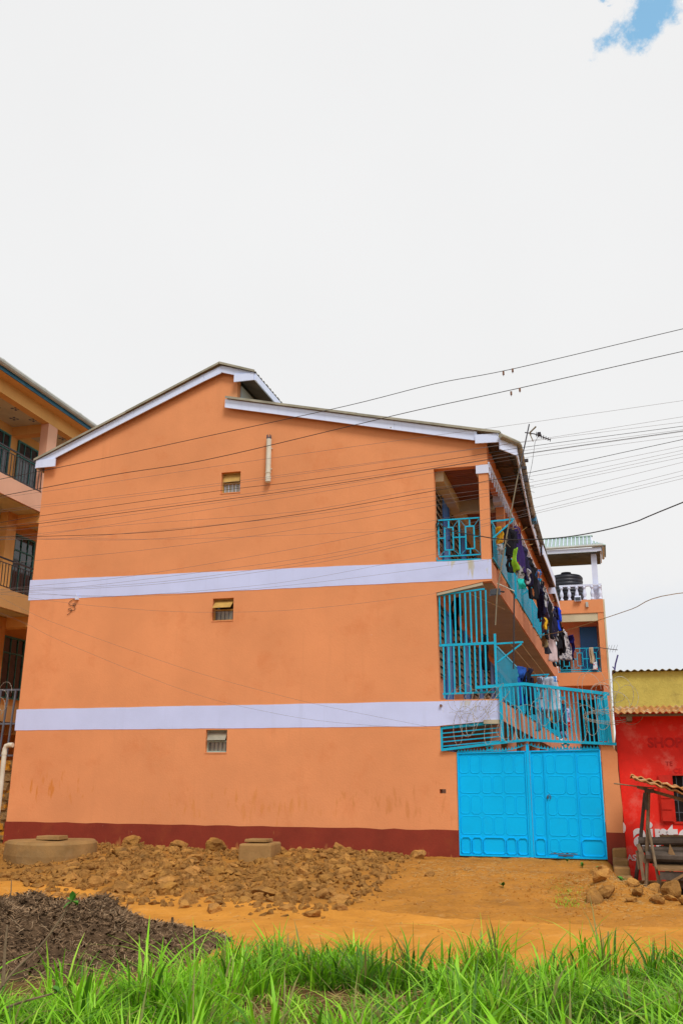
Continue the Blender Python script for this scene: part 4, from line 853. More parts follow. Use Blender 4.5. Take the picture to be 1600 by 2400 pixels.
G = [ # name kind colour u v z visible width height label pattern
('towel', 'cloth', (.72, .42, .03), 3.41, .35, 6.94, .13, .38, 'yellow cloth hanging beside the top corner column', None),
('jacket', 'shirt', BK, 3.57, .62, 6.99, .19, .63, 'black jacket next to the yellow cloth on the top line', None),
('dress', 'dress', (.035, .02, .10), 3.73, 1.14, 7.13, .22, 1.03, 'long dark purple dress on the top line', None),
('towel', 'cloth', (.22, .46, .03), 3.78, -.30, 6.28, .09, .46, 'lime green towel hanging below the purple dress', None),
('shirt', 'shirt', (.30, .30, .31), 3.45, .13, 6.51, .13, .22, 'small grey shirt over the railing under the yellow cloth', None),
('trousers', 'trousers', BK, 3.62, .25, 6.30, .12, .40, 'short black trousers left of the lime green towel', None),
('cloth', 'cloth', (.5, .02, .02), 3.76, .39, 6.15, .07, .17, 'small red cloth beside the lime green towel', None),
('blouse', 'shirt', (.28, .27, .27), 3.81, .29, 6.07, .15, .36, 'grey and black patterned blouse above the teal cloth', [((.03, .03, .03), 9, .5, .52, 1)]),
('cloth', 'cloth', (.02, .42, .38), 3.85, .02, 5.72, .12, .21, 'teal cloth hanging lowest at the corner of the top balcony', None),
('dress', 'dress', (.025, .022, .06), 3.81, 2.38, 6.63, .18, .60, 'navy dress behind the long purple dress', None),
('trousers', 'trousers', BK, 3.88, 3.13, 6.67, .22, .82, 'long black trousers in the middle of the top line', None),
('shirt', 'shirt', (.36, .36, .37), 3.87, 4.58, 6.81, .16, .45, 'pale grey shirt just behind the long black trousers', None),
('shirt', 'shirt', (.06, .22, .55), 3.95, 3.87, 6.74, .20, .25, 'blue and orange folded shirt on top of the line', [((.62, .25, .14), 6, .5, .53, 1)]),
('shirt', 'shirt', BK, 3.90, 5.54, 6.87, .20, .70, 'black shirt hanging near the second roof step', None),
('top', 'shirt', (.25, .23, .22), 3.91, 6.28, 6.84, .16, .30, 'grey brown top right of the black shirt', None),
('jacket', 'shirt', (.13, .115, .21), 3.92, 6.32, 6.42, .25, .87, 'grey purple jacket hanging down to the slab edge', None),
('trousers', 'trousers', BK, 3.99, 7.30, 6.60, .24, 1.10, 'very long black trousers right of the grey purple jacket', None),
('scarf', 'cloth', (.70, .42, .03), 3.99, 5.52, 5.82, .06, .30, 'narrow yellow strip of cloth between jacket and black trousers', None),
('shirt', 'shirt', (.02, .022, .075), 4.08, 8.84, 6.72, .25, .74, 'dark navy shirt left of the bright blue shirt', None),
('shirt', 'shirt', (.012, .05, .55), 4.18, 8.89, 6.68, .20, .68, 'bright royal blue shirt at the end of the top line', None),
('towel', 'cloth', (.50, .40, .42), 3.98, 8.65, 6.04, .21, .98, 'pale pinkish white towel hanging over the slab edge', None),
('shirt', 'shirt', (.40, .41, .43), 4.08, 8.87, 6.05, .18, .36, 'light grey shirt under the dark navy shirt', None),
('top', 'shirt', BK, 4.12, 10.28, 6.23, .21, .58, 'black top between the pinkish towel and the flowered dress', None),
('dress', 'dress', (.46, .44, .46), 4.19, 12.84, 6.56, .36, .94, 'white flowered dress with dark blotches', [((.06, .06, .09), 12, .5, .53, 1)]),
('trousers', 'trousers', (.02, .02, .16), 4.32, 14.24, 6.65, .27, .90, 'indigo trousers at the far end next to the flowered dress', None),
('trousers', 'trousers', BK, 4.01, 10.06, 5.74, .21, .66, 'black trousers hanging lowest under the pinkish towel', None),
('skirt', 'dress', (.03, .028, .04), 3.86, 8.18, 5.58, .18, .35, 'dark skirt left of the pinkish towel', None),
('cloth', 'cloth', (.30, .23, .12), 3.84, 7.37, 5.64, .13, .33, 'khaki cloth below the very long black trousers', None),
('jeans', 'trousers', (.02, .08, .36), 3.57, 2.79, 4.24, .20, .88, 'blue jeans hanging on the lower line above the grille', None),
('shirt', 'shirt', BK, 3.67, 2.71, 4.10, .12, .55, 'black shirt beside the blue jeans on the lower line', None),
('sheet', 'cloth', (.62, .72, .86), 3.99, 5.51, 4.29, .48, .86, 'large white sheet with blue edging on the lower line', [((.05, .25, .65), 5, .60, .64, 1)]),
('dress', 'dress', BK, 3.65, 3.71, 3.77, .17, .55, 'black dress behind the grille left of the white sheet', None),
('trousers', 'trousers', (.17, .19, .26), 3.70, 5.63, 3.67, .18, .72, 'grey trousers behind the grille under the white sheet', None),
('cloth', 'cloth', (.52, .27, .04), 3.87, 8.23, 3.77, .13, .40, 'mustard cloth below the white sheet', None),
('towel', 'cloth', (.45, .42, .62), 4.15, 11.61, 3.96, .24, .42, 'lilac flowered towel behind the right half of the grille', [((.12, .12, .35), 14, .52, .56, 1)]),
('shorts', 'cloth', (.50, .012, .012), 4.19, 13.15, 3.77, .13, .30, 'red shorts right of the lilac flowered towel', None),
('shirt', 'shirt', (.33, .31, .31), 3.82, 6.46, 3.73, .19, .40, 'grey shirt left of the mustard cloth', None),
('wrap', 'cloth', (.16, .13, .12), 4.01, 10.04, 3.78, .19, .50, 'dark patterned wrap right of the mustard cloth', [((.4, .36, .3), 12, .55, .58, 1)]),
('skirt', 'dress', BK, 3.88, 8.97, 3.63, .16, .45, 'black skirt under the mustard cloth', None),
('cloth', 'cloth', (.20, .25, .42), 4.04, 11.23, 3.42, .18, .38, 'blue grey cloth low behind the grille', None),
('shirt', 'shirt', (.02, .02, .03), 3.66, .9, 7.02, .16, .5, 'charcoal shirt squeezed between black jacket and purple dress', None),
('trousers', 'trousers', (.018, .018, .05), 3.80, 1.8, 6.85, .16, .8, 'dark blue trousers just behind the purple dress', None),
('blouse', 'shirt', (.42, .42, .46), 3.82, 2.2, 6.4, .12, .35, 'off white blouse peeping out under the navy dress', None),
('trousers', 'trousers', BK, 3.86, 2.7, 6.78, .16, .7, 'black trousers between the navy dress and the long black trousers', None),
('shirt', 'shirt', (.03, .03, .05), 3.90, 4.2, 6.7, .18, .6, 'slate black shirt beside the blue and orange folded shirt', None),
('trousers', 'trousers', (.02, .02, .06), 3.93, 5.0, 6.55, .18, .8, 'navy trousers left of the black shirt near the roof step', None),
('shirt', 'shirt', (.34, .34, .36), 3.95, 6.0, 6.62, .16, .45, 'washed out grey shirt behind the grey purple jacket', None),
('dress', 'dress', BK, 3.97, 6.8, 6.75, .18, .8, 'black dress half hidden behind the grey purple jacket', None),
('top', 'shirt', (.5, .48, .5), 4.02, 7.9, 6.62, .15, .4, 'white top between black trousers and dark navy shirt', None),
('trousers', 'trousers', (.02, .02, .05), 4.06, 8.3, 6.6, .2, .9, 'navy trousers left of the dark navy shirt', None),
('shirt', 'shirt', BK, 4.12, 9.6, 6.6, .2, .65, 'black shirt right below the royal blue shirt', None),
('trousers', 'trousers', BK, 4.14, 11.2, 6.45, .22, .85, 'black trousers left of the white flowered dress', None),
('shirt', 'shirt', (.46, .45, .48), 4.18, 11.8, 6.5, .2, .6, 'white shirt partly behind the flowered dress', None),
('trousers', 'trousers', (.015, .015, .04), 3.70, 3.2, 4.25, .14, .75, 'dark trousers on the lower line right of the blue jeans', None),
('shirt', 'shirt', (.40, .46, .60), 3.85, 4.6, 4.2, .2, .55, 'pale blue shirt left of the large white sheet', None),
('wrap', 'cloth', (.05, .05, .06), 4.05, 7.4, 3.95, .2, .7, 'black wrap right behind the large white sheet', None),
('trousers', 'trousers', (.03, .035, .07), 4.1, 9.6, 3.95, .2, .8, 'dark blue trousers behind the right half of the grille', None),
('jacket', 'shirt', BK, 2.38, .75, 5.52, .22, .72, 'black sports jacket with white stripes behind the upper bar grille', [((.6, .6, .6), 9, .70, .71, 1)]),
('trousers', 'trousers', BK, 2.80, 2.2, 4.92, .14, .82, 'black trousers hanging deep inside the barred balcony', None),
]
campos_u, campos_v = UV(0, 0)
for i, (nm, kd, col, u, v, z, w, h, lab, pat) in enumerate(G):
    cm = cloth_mat('%s_%d' % (nm, i), col, pat)
    true = max(w * 1.25, min(.5, h * .6)); me = garment(kd, true, h, i, cm)
    o = bpy.data.objects.new(nm, me); COL.objects.link(o); o.location = L(u, v, z)
    face = math.atan2(v - campos_v, u - campos_u) - math.pi / 2           # facing the road
    o.rotation_euler = (0, 0, -TH + face + math.acos(min(1, w / true)) * (1 if i % 3 else -1))
    tagp(o, lab, nm, 'laundry hung along the courtyard balconies')
bc = garment('cloth', .18, .62, 77, cloth_mat('beige', (.42, .33, .22)))
o = bpy.data.objects.new('towel', bc); COL.objects.link(o); o.location = L(4.98, RV - .02, 6.78); o.rotation_euler = (0, 0, -TH)
tagp(o, 'beige cloth draped over the rear balcony railing', 'towel', 'laundry hung along the courtyard balconies')
bgm = MB().hexa([(5.0, RV - .10, 5.92), (5.17, RV - .10, 5.92), (5.17, RV + .02, 5.92), (5.0, RV + .02, 5.92), (5.02, RV - .07, 6.20), (5.15, RV - .07, 6.22), (5.15, RV, 6.22), (5.02, RV, 6.20)])
bgm.tube([(5.03, RV - .04, 6.20), (5.06, RV - .04, 6.33), (5.11, RV - .04, 6.33), (5.14, RV - .04, 6.20)], .008, 5)
solo('carrier_bag', bgm, mat('bag_print', (.62, .64, .68), .5, .1, 6, .1, 30, .3, dirt=[((.55, .04, .04), 7, .55, .58, 1), ((.1, .3, .6), 6, .6, .63, 1)]), 'pale carrier bag with red print hanging on the rear balcony railing', 'bag', (5.08, RV, 5.92))
# pegs and twigs sticking out at the lines
pg = MB(); r = random.Random(3)
for i in range(40):
    v = r.uniform(.3, 12); f = uf(v); q = Vector((f + r.uniform(.3, .6), v, 7.04 - .035 * v)); pg.bar(q, q + Vector((r.uniform(-.12, .12), r.uniform(-.05, .05), r.uniform(-.06, .1))), .012)
part('clothes_peg', pg, m_straw, apt, kind='stuff')

# ------------------------------------------------------------------ aerial on its bamboo mast
an = thing('tv_antenna', 'dark television antenna on a leaning bamboo mast at the balcony corner', 'antenna', (3.40, -.2, 5.3))
mast = part('mast', MB().tube([(3.30, -.10, 4.75), (3.36, -.12, 5.4), (3.55, -.2, 6.3), (3.78, -.25, 7.3), (3.98, -.3, 8.15)], [.013, .014, .015, .014, .012], 8), m_bamboo, an)
tp = part('steel_tube', MB().tube([(3.93, -.3, 7.9), (4.20, -.3, 8.98)], .014, 8), m_metal, an)
boom = part('boom', MB().tube([(4.10, -.3, 8.80), (4.30, -.32, 8.74), (4.62, -.36, 8.56)], .012, 6), m_metal, an)
for i in range(7):
    t = i / 6; c = Vector((4.34 + .28 * t, -.325 - .035 * t, 8.72 - .16 * t)); part('element', MB().bar(c + Vector((-.005, .16 - .08 * t, 0)), c - Vector((-.005, .16 - .08 * t, 0)), .008).bar(c + Vector((.012, 0, .035)), c - Vector((.012, 0, .035)), .010), m_metal, boom)
part('reflector', MB().bar((4.20, -.31, 8.78), (4.34, -.33, 8.90), .018, .05).bar((4.20, -.31, 8.76), (4.26, -.33, 8.58), .018, .05).bar((4.22, -.2, 8.77), (4.22, -.42, 8.77), .01), m_bamboo, boom)
part('dipole_box', MB().box((4.36, -.36, 8.69), (4.43, -.29, 8.76)), m_iron, boom)
part('aerial_lead', MB().tube([(4.38, -.33, 8.69), (4.30, -.33, 8.55), (4.22, -.32, 8.1), (4.12, -.31, 7.7), (3.98, -.28, 7.45)], .005, 4), m_wire, an)
part('tie_wire', MB().tube([(3.60, -.22, 6.58), (3.64, -.22, 6.50), (3.60, -.20, 6.44), (3.68, -.22, 6.34)], .006, 4).tube([(3.62, -.22, 6.55), (3.58, -.2, 6.47)], .02, 5), m_bamboo, an)
# mast-side junction hardware where the service wires end
hw = thing('wire_bracket', 'dark insulator bracket with cut wire tails on the leaning mast', 'bracket', (4.0, -.3, 8.0))
bk = part('arm', MB().bar((4.02, -.3, 8.17), (4.10, -.3, 7.72), .014).box((4.06, -.33, 8.14), (4.14, -.27, 8.20)).box((4.0, -.33, 7.98), (4.10, -.27, 8.04)).box((4.03, -.33, 7.70), (4.11, -.27, 7.84)), m_iron, hw)
r = random.Random(8); wt = MB()
for i in range(12):
    p = Vector((3.97 + r.uniform(-.03, .03), -.3, 7.35 + r.uniform(-.35, .5))); wt.tube([p, p + Vector((r.uniform(.08, .28), r.uniform(-.1, .1), r.uniform(-.12, .10)))], .004, 4)
part('wire_tail', wt, m_wire, hw, kind='stuff')
a2 = thing('tv_antenna', 'small rusty antenna sticking out from the rear block corner', 'antenna', (5.5, RV - .1, 6.6))
part('boom', MB().tube([(5.15, RV - .15, 6.78), (5.5, RV - .2, 6.70), (5.95, RV - .3, 6.62)], .014, 6), m_metal, a2)
for i in range(4): part('element', MB().bar((5.55 + .1 * i, RV - .2, 6.55), (5.66 + .1 * i, RV - .25, 6.82), .010), m_metal, a2)

# ------------------------------------------------------------------ overhead cables
WIRES = [
  [(-5.93,7.36),(-3.50,7.62),(-1.31,7.88),(1.22,8.19),(2.82,8.44),(4.21,8.57),(7.03,8.97)],
  [(-5.89,7.04),(-3.48,7.28),(-1.54,7.42),(1.23,7.82),(2.51,8.01),(4.27,8.23),(7.00,8.60)],
  [(-5.88,6.99),(-3.46,7.12),(-0.44,7.31),(2.80,7.48),(4.28,7.55),(6.92,7.70)],
  [(-4.91,6.80),(-1.24,6.95),(3.02,7.18),(4.38,7.26),(6.90,7.45)],
  [(-4.90,6.74),(-1.24,6.89),(3.02,7.15),(4.38,7.23),(6.89,7.34)],
  [(-5.82,6.47),(-4.88,6.55),(-1.23,6.77),(0.31,6.83),(3.02,7.01),(4.38,7.12),(6.88,7.25)],
  [(-4.87,6.47),(0.31,6.76),(3.02,6.96),(4.37,7.09),(6.88,7.22)],
  [(-5.80,6.38),(-4.86,6.41),(-1.22,6.60),(0.31,6.69),(2.49,6.86),(4.40,7.02),(6.87,7.18)],
  [(-5.80,6.32),(-4.85,6.32),(0.31,6.64),(2.49,6.83),(4.37,6.99),(6.87,7.15)],
  [(-5.78,6.14),(-4.84,6.18),(0.31,6.59),(2.49,6.79),(4.40,6.96),(6.87,7.11)],
  [(-5.78,6.19),(-4.83,6.14),(-2.37,6.08),(0.32,6.22),(2.48,6.44),(4.35,6.66),(6.05,6.91),(6.86,7.03)],
  [(-5.77,6.13),(-4.83,6.07),(-3.70,6.06),(0.32,6.17),(2.48,6.34),(4.34,6.47),(6.84,6.83)],
  [(-4.83,6.09),(-2.36,5.95),(0.32,6.10),(2.48,6.28),(4.37,6.44),(6.84,6.80)],
  [(-4.84,6.20),(-2.93,6.25),(0.32,6.27),(2.48,6.50),(4.34,6.59),(6.85,6.91)],
  [(-4.95,5.69),(-2.35,5.78),(0.33,5.97),(2.48,6.20),(4.37,6.41),(6.83,6.75)],
  [(-4.95,5.18),(-2.86,5.27),(0.33,5.61),(2.48,5.91),(4.36,6.20),(6.83,6.65)],
  [(-4.94,5.13),(-3.62,5.12),(0.34,5.40),(2.47,5.70),(4.32,6.02),(6.81,6.49)],
  [(-4.94,5.11),(-2.31,5.14),(0.34,5.35),(2.47,5.64),(4.35,5.98),(6.81,6.44)],
  [(-4.94,5.08),(-2.30,5.09),(0.34,5.28),(2.47,5.58),(4.35,5.93),(6.80,6.37)]]
THICK = {0: .0062, 1: .0068, 5: .0045, 7: .0052, 10: .0052}
CG = 'overhead cables crossing in front of the gable'
LABW = {0: 'topmost overhead cable with two clamps crossing above the right roof edge', 1: 'second overhead cable from the top with a clamp against the sky', 2: 'thin third overhead cable passing just above the right eave'}
def spline(pts, n=6):
    P = [Vector(p) for p in pts]; P = [P[0] * 2 - P[1]] + P + [P[-1] * 2 - P[-2]]; out = []
    for i in range(1, len(P) - 2):
        for k in range(n):
            t = k / n; a, b, c, d = P[i - 1:i + 3]
            out.append(.5 * ((2 * b) + (c - a) * t + (2 * a - 5 * b + 4 * c - d) * t * t + (3 * b - a - 3 * c + d) * t ** 3))
    return out + [P[-2]]
ORD = 'first second third fourth fifth sixth seventh eighth ninth tenth eleventh twelfth thirteenth fourteenth fifteenth sixteenth seventeenth eighteenth nineteenth'.split()
rank = sorted(range(len(WIRES)), key=lambda i: -WIRES[i][-1][1])
for i, w in enumerate(WIRES):
    vv = -4 + .012 * ((i * 7) % 11 - 5)
    (a, za), (b, zb_), (c, zc), (d, zd) = w[0], w[1], w[-2], w[-1]
    pts = [(a - q, za - (zb_ - za) / (b - a) * q + .003 * q * q) for q in (9, 5, 2)] + w + [(d + q, zd + (zd - zc) / (d - c) * q) for q in (2, 5, 10)]
    sp = spline([(p, vv, q) for p, q in pts])
    cbl = thing('overhead_cable', LABW.get(i, 'thin service cable, %s from the top where the bundle leaves the right edge' % ORD[rank.index(i)]), 'cable', (sp[0].x, vv, sp[0].z), CG)
    part('strand', MB().tube(sp, THICK.get(i, .0026), 4), m_wire if i in THICK else m_wireg, cbl)
    for u_, z_ in {0: ((4.03, 8.53), (4.19, 8.565)), 1: ((4.14, 8.175), (4.29, 8.225))}.get(i, ()):
        part('cable_clamp', MB().box((u_ - .014, vv - .015, z_ - .055), (u_ + .018, vv + .015, z_ + .008)).bar((u_, vv, z_ - .055), (u_, vv, z_ - .08), .008), m_clip, cbl)
DROPS = [
  ('thin service cable running level under the bundle to the top balcony', [(-6.21,-2.09,6.68),(-3.41,-1.43,6.65),(-0.73,-0.78,6.74),(2.11,-0.10,6.86)]),
  ('thin cable crossing the upper white band to the balcony corner', [(-6.22,-2.12,5.48),(-4.89,-1.80,5.39),(-2.93,-1.33,5.50),(-0.71,-0.78,5.75),(1.75,-0.19,6.24),(2.18,-0.08,6.33)]),
  ('thin cable along the lower edge of the upper white band', [(-6.22,-2.12,5.44),(-3.55,-1.48,5.41),(-0.70,-0.78,5.66),(1.74,-0.19,5.98),(3.26,-0.08,6.14)]),
  ('thin cable sagging across the middle storey behind the open window', [(-6.21,-2.12,5.36),(-4.87,-1.80,5.19),(-2.90,-1.33,5.06),(-0.69,-0.78,5.12),(1.73,-0.19,5.41),(2.12,-0.09,5.49)]),
  ('upper of two cables falling diagonally across the middle storey', [(-6.87,-2.28,5.38),(-6.23,-2.13,5.06),(-5.38,-1.94,4.72),(-2.89,-1.34,3.86),(-1.17,-0.91,3.38),(0.02,-0.61,3.10),(1.86,-0.14,2.74)]),
  ('lower of two cables falling diagonally to the vent grille', [(-6.83,-2.28,5.04),(-6.22,-2.14,4.79),(-5.35,-1.94,4.38),(-2.86,-1.34,3.41),(-1.15,-0.91,2.99),(0.19,-0.57,2.80),(2.11,-0.08,2.68)])]
for lab, ps in DROPS:
    a = Vector(ps[0]); b = Vector(ps[1]); ps = [tuple(a + (a - b).normalized() * q) for q in (7, 3.5, 1.2)] + ps
    solo('service_cable', MB().tube(spline(ps), .0026, 4), m_wireg, lab, 'cable', ps[1], CG)
BLACK = [(11, -9, 6.2), (6.76,-4.00,5.97),(6.02,-2.60,6.06),(5.24,-1.60,6.17),(4.46,-1.00,6.27),(3.62,-0.60,6.41),(3.04,-0.35,6.59),(2.51,-0.15,6.77),(2.34,-0.12,6.88),(2.18,-0.10,6.96)]
solo('service_cable', MB().tube(spline(BLACK), .011, 5).tube([(2.16 + .05 * math.cos(t), -.02, 6.98 + .06 * math.sin(t * 1.3)) for t in [k * .4 for k in range(30)]], .008, 4), m_wire, 'thick black cable sagging from the right to the top balcony railing', 'cable', (2.2, -.1, 6.9), CG)
solo('service_cable', MB().tube(spline([(9.5, -4, 4.6), (6.77, -1.0, 5.07), (6.05, 2.0, 5.34), (5.31, 3.0, 5.28), (4.47, 4.0, 5.21), (3.79, 5.0, 5.28)]), .008, 4), m_straw, 'pale rope-like cable rising to the right past the rear block', 'cable', (4.5, 4, 5.2), CG)

# ------------------------------------------------------------------ red shop
SV = .15
shp = thing('shop_building', 'faded red corner shop with a mustard parapet and rusty canopy', 'shop', (7, SV, -.2))
wx0, wx1, wz0, wz1 = 6.46, 7.30, .98, 1.81
part('wall', MB().prism([(5.56, SV, -.4), (11, SV, -.4), (11, SV, 3.05), (5.50, SV, 3.05)], (0, .2, 0), [rect(wx0, wx1, wz0, wz1, SV)]), m_shopred, shp)
part('side_wall', MB().box((5.56, SV + .2, -.4), (5.70, 3.2, 3.05)), m_shopred, shp)
bevel(part('parapet', MB().prism([(5.50, SV - .02, 3.055), (11, SV - .02, 3.055), (11, SV - .02, 3.76), (5.60, SV - .02, 3.78), (5.52, SV - .02, 3.72)], (0, .25, 0)), m_shopyel, shp), .02, 2)
rs = part('roof_edge', MB().sheet(lambda a, b: (5.52 + 5.5 * a, SV - .12 + .9 * b, 3.79 + .016 * math.sin(5.5 * a / .13 * 2 * math.pi)), 340, 2, (0, 0, .006)), m_roof, shp)
part('canopy', MB().sheet(lambda a, b: (5.48 + 5.5 * a + .03 * math.sin(b * 3), SV - .02 - .62 * b, 3.10 - .16 * b + .018 * math.sin(5.5 * a / .115 * 2 * math.pi)), 380, 4, (0, 0, .006)), m_rust, shp)
part('canopy_batten', MB().box((5.60, SV - .52, 2.88), (11, SV - .47, 2.925)), m_pole, shp)
for u in (5.72, 7.6): part('canopy_bracket', MB().box((u, SV - .50, 2.80), (u + .1, SV - .003, 2.88)), m_pole, shp)
part('base_step', MB().box((5.6, SV - .25, -.4), (11, SV - .003, -.06)), m_conc, shp)
w = part('window', MB().box((wx0, SV + .12, wz0), (wx1, SV + .14, wz1)), m_unlit, shp)  # near-black plate painted as the unlit inside of the shop
part('frame', MB().box((wx0 - .02, SV - .02, wz1), (wx1 + .02, SV + .06, wz1 + .035)).box((wx0 - .02, SV - .02, wz0 - .035), (wx1 + .02, SV + .06, wz0)).box((wx0 - .02, SV - .02, wz0), (wx0 + .015, SV + .06, wz1)), m_redwood, w)
for i in range(7): part('bar', MB().box((wx0 + .08 + .115 * i, SV + .05, wz0), (wx0 + .09 + .115 * i, SV + .06, wz1)), m_ironb, w)
for i in range(3): part('bar', MB().box((wx0, SV + .062, wz0 + .16 + .22 * i), (wx1, SV + .07, wz0 + .17 + .22 * i)), m_ironb, w)
for a, b in ((6.215, 6.445), (7.32, 7.55)):
    s_ = part('shutter', MB().box((a, SV - .045, .97), (b, SV - .012, 1.815)), m_redwood, shp)
    for i in range(4): part('plank', MB().box((a + .02, SV - .06, .99 + .205 * i), (b - .02, SV - .046, 1.175 + .205 * i)), m_redwood, s_)
def text(s, u, z, size, m, name, sx=1.0, ext=.004, vv=None, bold=0.0):
    c = bpy.data.curves.new(name, 'FONT'); c.body = s; c.size = size; c.extrude = ext; c.offset = bold; c.resolution_u = 4
    t = bpy.data.objects.new(name, c); COL.objects.link(t)
    dg = bpy.context.evaluated_depsgraph_get(); me = bpy.data.meshes.new_from_object(t.evaluated_get(dg)); bpy.data.objects.remove(t)
    me.materials.clear(); me.materials.append(m)
    o = inst(name, me, shp, (u, (SV if vv is None else vv) - .006, z)); o.rotation_euler = (math.pi / 2, 0, 0); o.scale = (sx, 1, 1); return o
text('airtel', 5.69, .54, .64, m_letter, 'painted_lettering', .90, bold=.020)
text('SHOP', 6.08, 2.33, .25, m_faded, 'faded_lettering', 1.0, bold=.008)
text('TE', 6.37, 1.99, .11, m_faded, 'faded_lettering', 1.1); text('CE', 6.50, 1.86, .12, m_faded, 'faded_lettering', 1.1)
text('AS', 5.55, .28, .145, m_letter, 'painted_lettering', 1.0, bold=.004)
sq = MB(); sq.prism([(5.50 + .065 * math.cos(t), SV - .008, .86 + .10 * math.sin(t)) for t in [i * math.pi / 8 - math.pi / 2 for i in range(9)]], (0, .006, 0)); part('painted_lettering', sq, m_letter, shp)
solo('rebar_stub', MB().tube([(5.56, .3, 3.75), (5.60, .3, 3.95), (5.66, .3, 4.13)], .016, 6).tube([(5.58, .3, 3.85), (5.54, .3, 3.90)], .012, 5), m_purple, 'violet steel bar stub standing on the corner of the mustard parapet', 'steel bar', (5.56, .3, 3.75))

# ------------------------------------------------------------------ timber stall in front of the shop
sv = -1.5
stl = thing('market_stall', 'ramshackle timber stall with rusty corrugated roof in front of the red shop', 'stall', (6.3, sv, -.2))
def pole(name, a, b, r, m, par, n=7):
    a, b = Vector(a), Vector(b); mid = (a + b) / 2 + Vector((random.uniform(-.01, .01), 0, random.uniform(-.01, .01)))
    return part(name, MB().tube([a, mid, b], [r, r * .95, r * .85], n), m, par)
pole('post', (5.78, sv, -.25), (5.97, sv, 1.52), .035, m_pole, stl); pole('post', (5.60, sv + .5, -.25), (5.92, sv + .45, 1.5), .036, m_log, stl)
pole('post', (7.5, sv, -.25), (7.5, sv, 1.3), .04, m_pole, stl); pole('post', (7.5, sv + .7, -.25), (7.5, sv + .7, 1.3), .04, m_pole, stl)
pole('leaning_pole', (6.02, sv - .25, -.10), (5.92, sv - .05, .92), .026, m_pole, stl)
part('cap_block', MB().box((5.90, sv - .06, 1.50), (6.06, sv + .05, 1.57)), m_log, stl)
part('splint', MB().box((5.885, sv - .05, 1.22), (5.935, sv + .0, 1.50)), m_log, stl)
pole('roof_pole', (5.40, sv - .05, 1.655), (6.1, sv - .05, 1.58), .012, m_pole, stl, 5)
rp = part('roof_frame', MB().bar((5.80, sv, 1.60), (7.6, sv, 1.06), .05).bar((5.80, sv + .7, 1.60), (7.6, sv + .7, 1.1), .05), m_pole, stl)
def stsheet(u0, u1, v0, v1, z0, z1, ph):
    return MB().sheet(lambda a, b: (u0 + (u1 - u0) * a, v0 + (v1 - v0) * b + .02 * math.sin(a * 5), z0 + (z1 - z0) * a + .02 * math.sin(b * 2 + ph) + .017 * math.sin((v1 - v0) * b / .1 * 2 * math.pi) + .014 * math.sin(a * 40)), 60, 36, (0, 0, .006))
part('roof_sheet', stsheet(5.72, 6.75, sv - .45, sv + .55, 1.745, 1.43, 0), m_rust, rp); part('roof_sheet', stsheet(6.2, 7.4, sv - .5, sv + .6, 1.635, 1.30, 1), m_rust, rp); part('roof_sheet', stsheet(5.70, 6.6, sv + .3, sv + 1.1, 1.78, 1.56, 2), m_rust, rp)
part('brace', MB().bar((5.72, sv - .02, .66), (5.83, sv - .02, .36), .07, .03), m_pole, stl); part('brace', MB().bar((5.745, sv - .03, .53), (5.77, sv - .03, .08), .05, .03), m_pole, stl)
part('brace', MB().bar((5.70, sv + .02, .55), (5.72, sv + .02, .25), .05, .03), m_pole, stl)
for i, (z0, z1, r_, v_) in enumerate(((.70, .72, .068, .10), (.57, .58, .055, .05), (.47, .43, .085, -.02), (.40, .36, .06, .12))):
    o = pole('log', (5.74 + .05 * i, sv + v_, z0), (7.5, sv + v_, z1), r_, m_log, stl, 9)
part('splinter', MB().prism([(6.20, sv - .09, .52), (6.34, sv - .09, .44), (6.24, sv - .09, .68)], (0, .02, 0)), m_board, stl)
for i in range(4): part('bench_board', MB().box((6.0 - .02 * i, sv - .42 + .14 * i, .27 + .012 * i), (7.5, sv - .30 + .14 * i, .305 + .012 * i)), m_board, stl)
part('apron_board', MB().box((6.03, sv - .40, .13), (7.4, sv - .375, .26)), m_log, stl)
for u in (6.12, 7.3): part('leg', MB().box((u, sv - .38, -.25), (u + .065, sv - .31, .27)), m_board, stl)
part('leg', MB().bar((6.04, sv - .2, .18), (5.98, sv - .25, -.05), .06, .04), m_pole, stl)
part('brace', MB().bar((6.06, sv - .42, .03), (6.40, sv - .42, .22), .04, .025), m_board, stl)
part('lower_board', MB().box((6.2, sv - .1, -.02), (7.4, sv - .05, .1)), m_log, stl)
r = random.Random(14)
for i in range(9):
    a = 5.9 + r.uniform(0, .5); z = .42 + .045 * i; part('plank', MB().bar((a, sv + .25 + .03 * (i % 3), z), (a + r.uniform(.6, 1.3), sv + .27 + .03 * (i % 3), z + r.uniform(-.05, .05)), .05, .03), r.choice((m_log, m_pole, m_board)), stl)
for i in range(6): part('post_prop', MB().bar((6.3 + .17 * i, sv + .2, -.2), (6.28 + .17 * i + r.uniform(-.08, .08), sv + .25, .4 + r.uniform(0, .25)), .045, .03), r.choice((m_log, m_pole)), stl)
ctl = thing('clutter_box', 'dark low crate in the shade under the timber stall bench', 'crate', (6.8, sv + .4, -.2))
for i in range(3): part('slat', MB().box((6.35, sv + .3, -.2 + .13 * i), (7.3, sv + .33, -.09 + .13 * i)), m_log, ctl)
part('box_core', MB().box((6.36, sv + .332, -.2), (7.29, sv + .8, .17)), m_unlit, ctl)

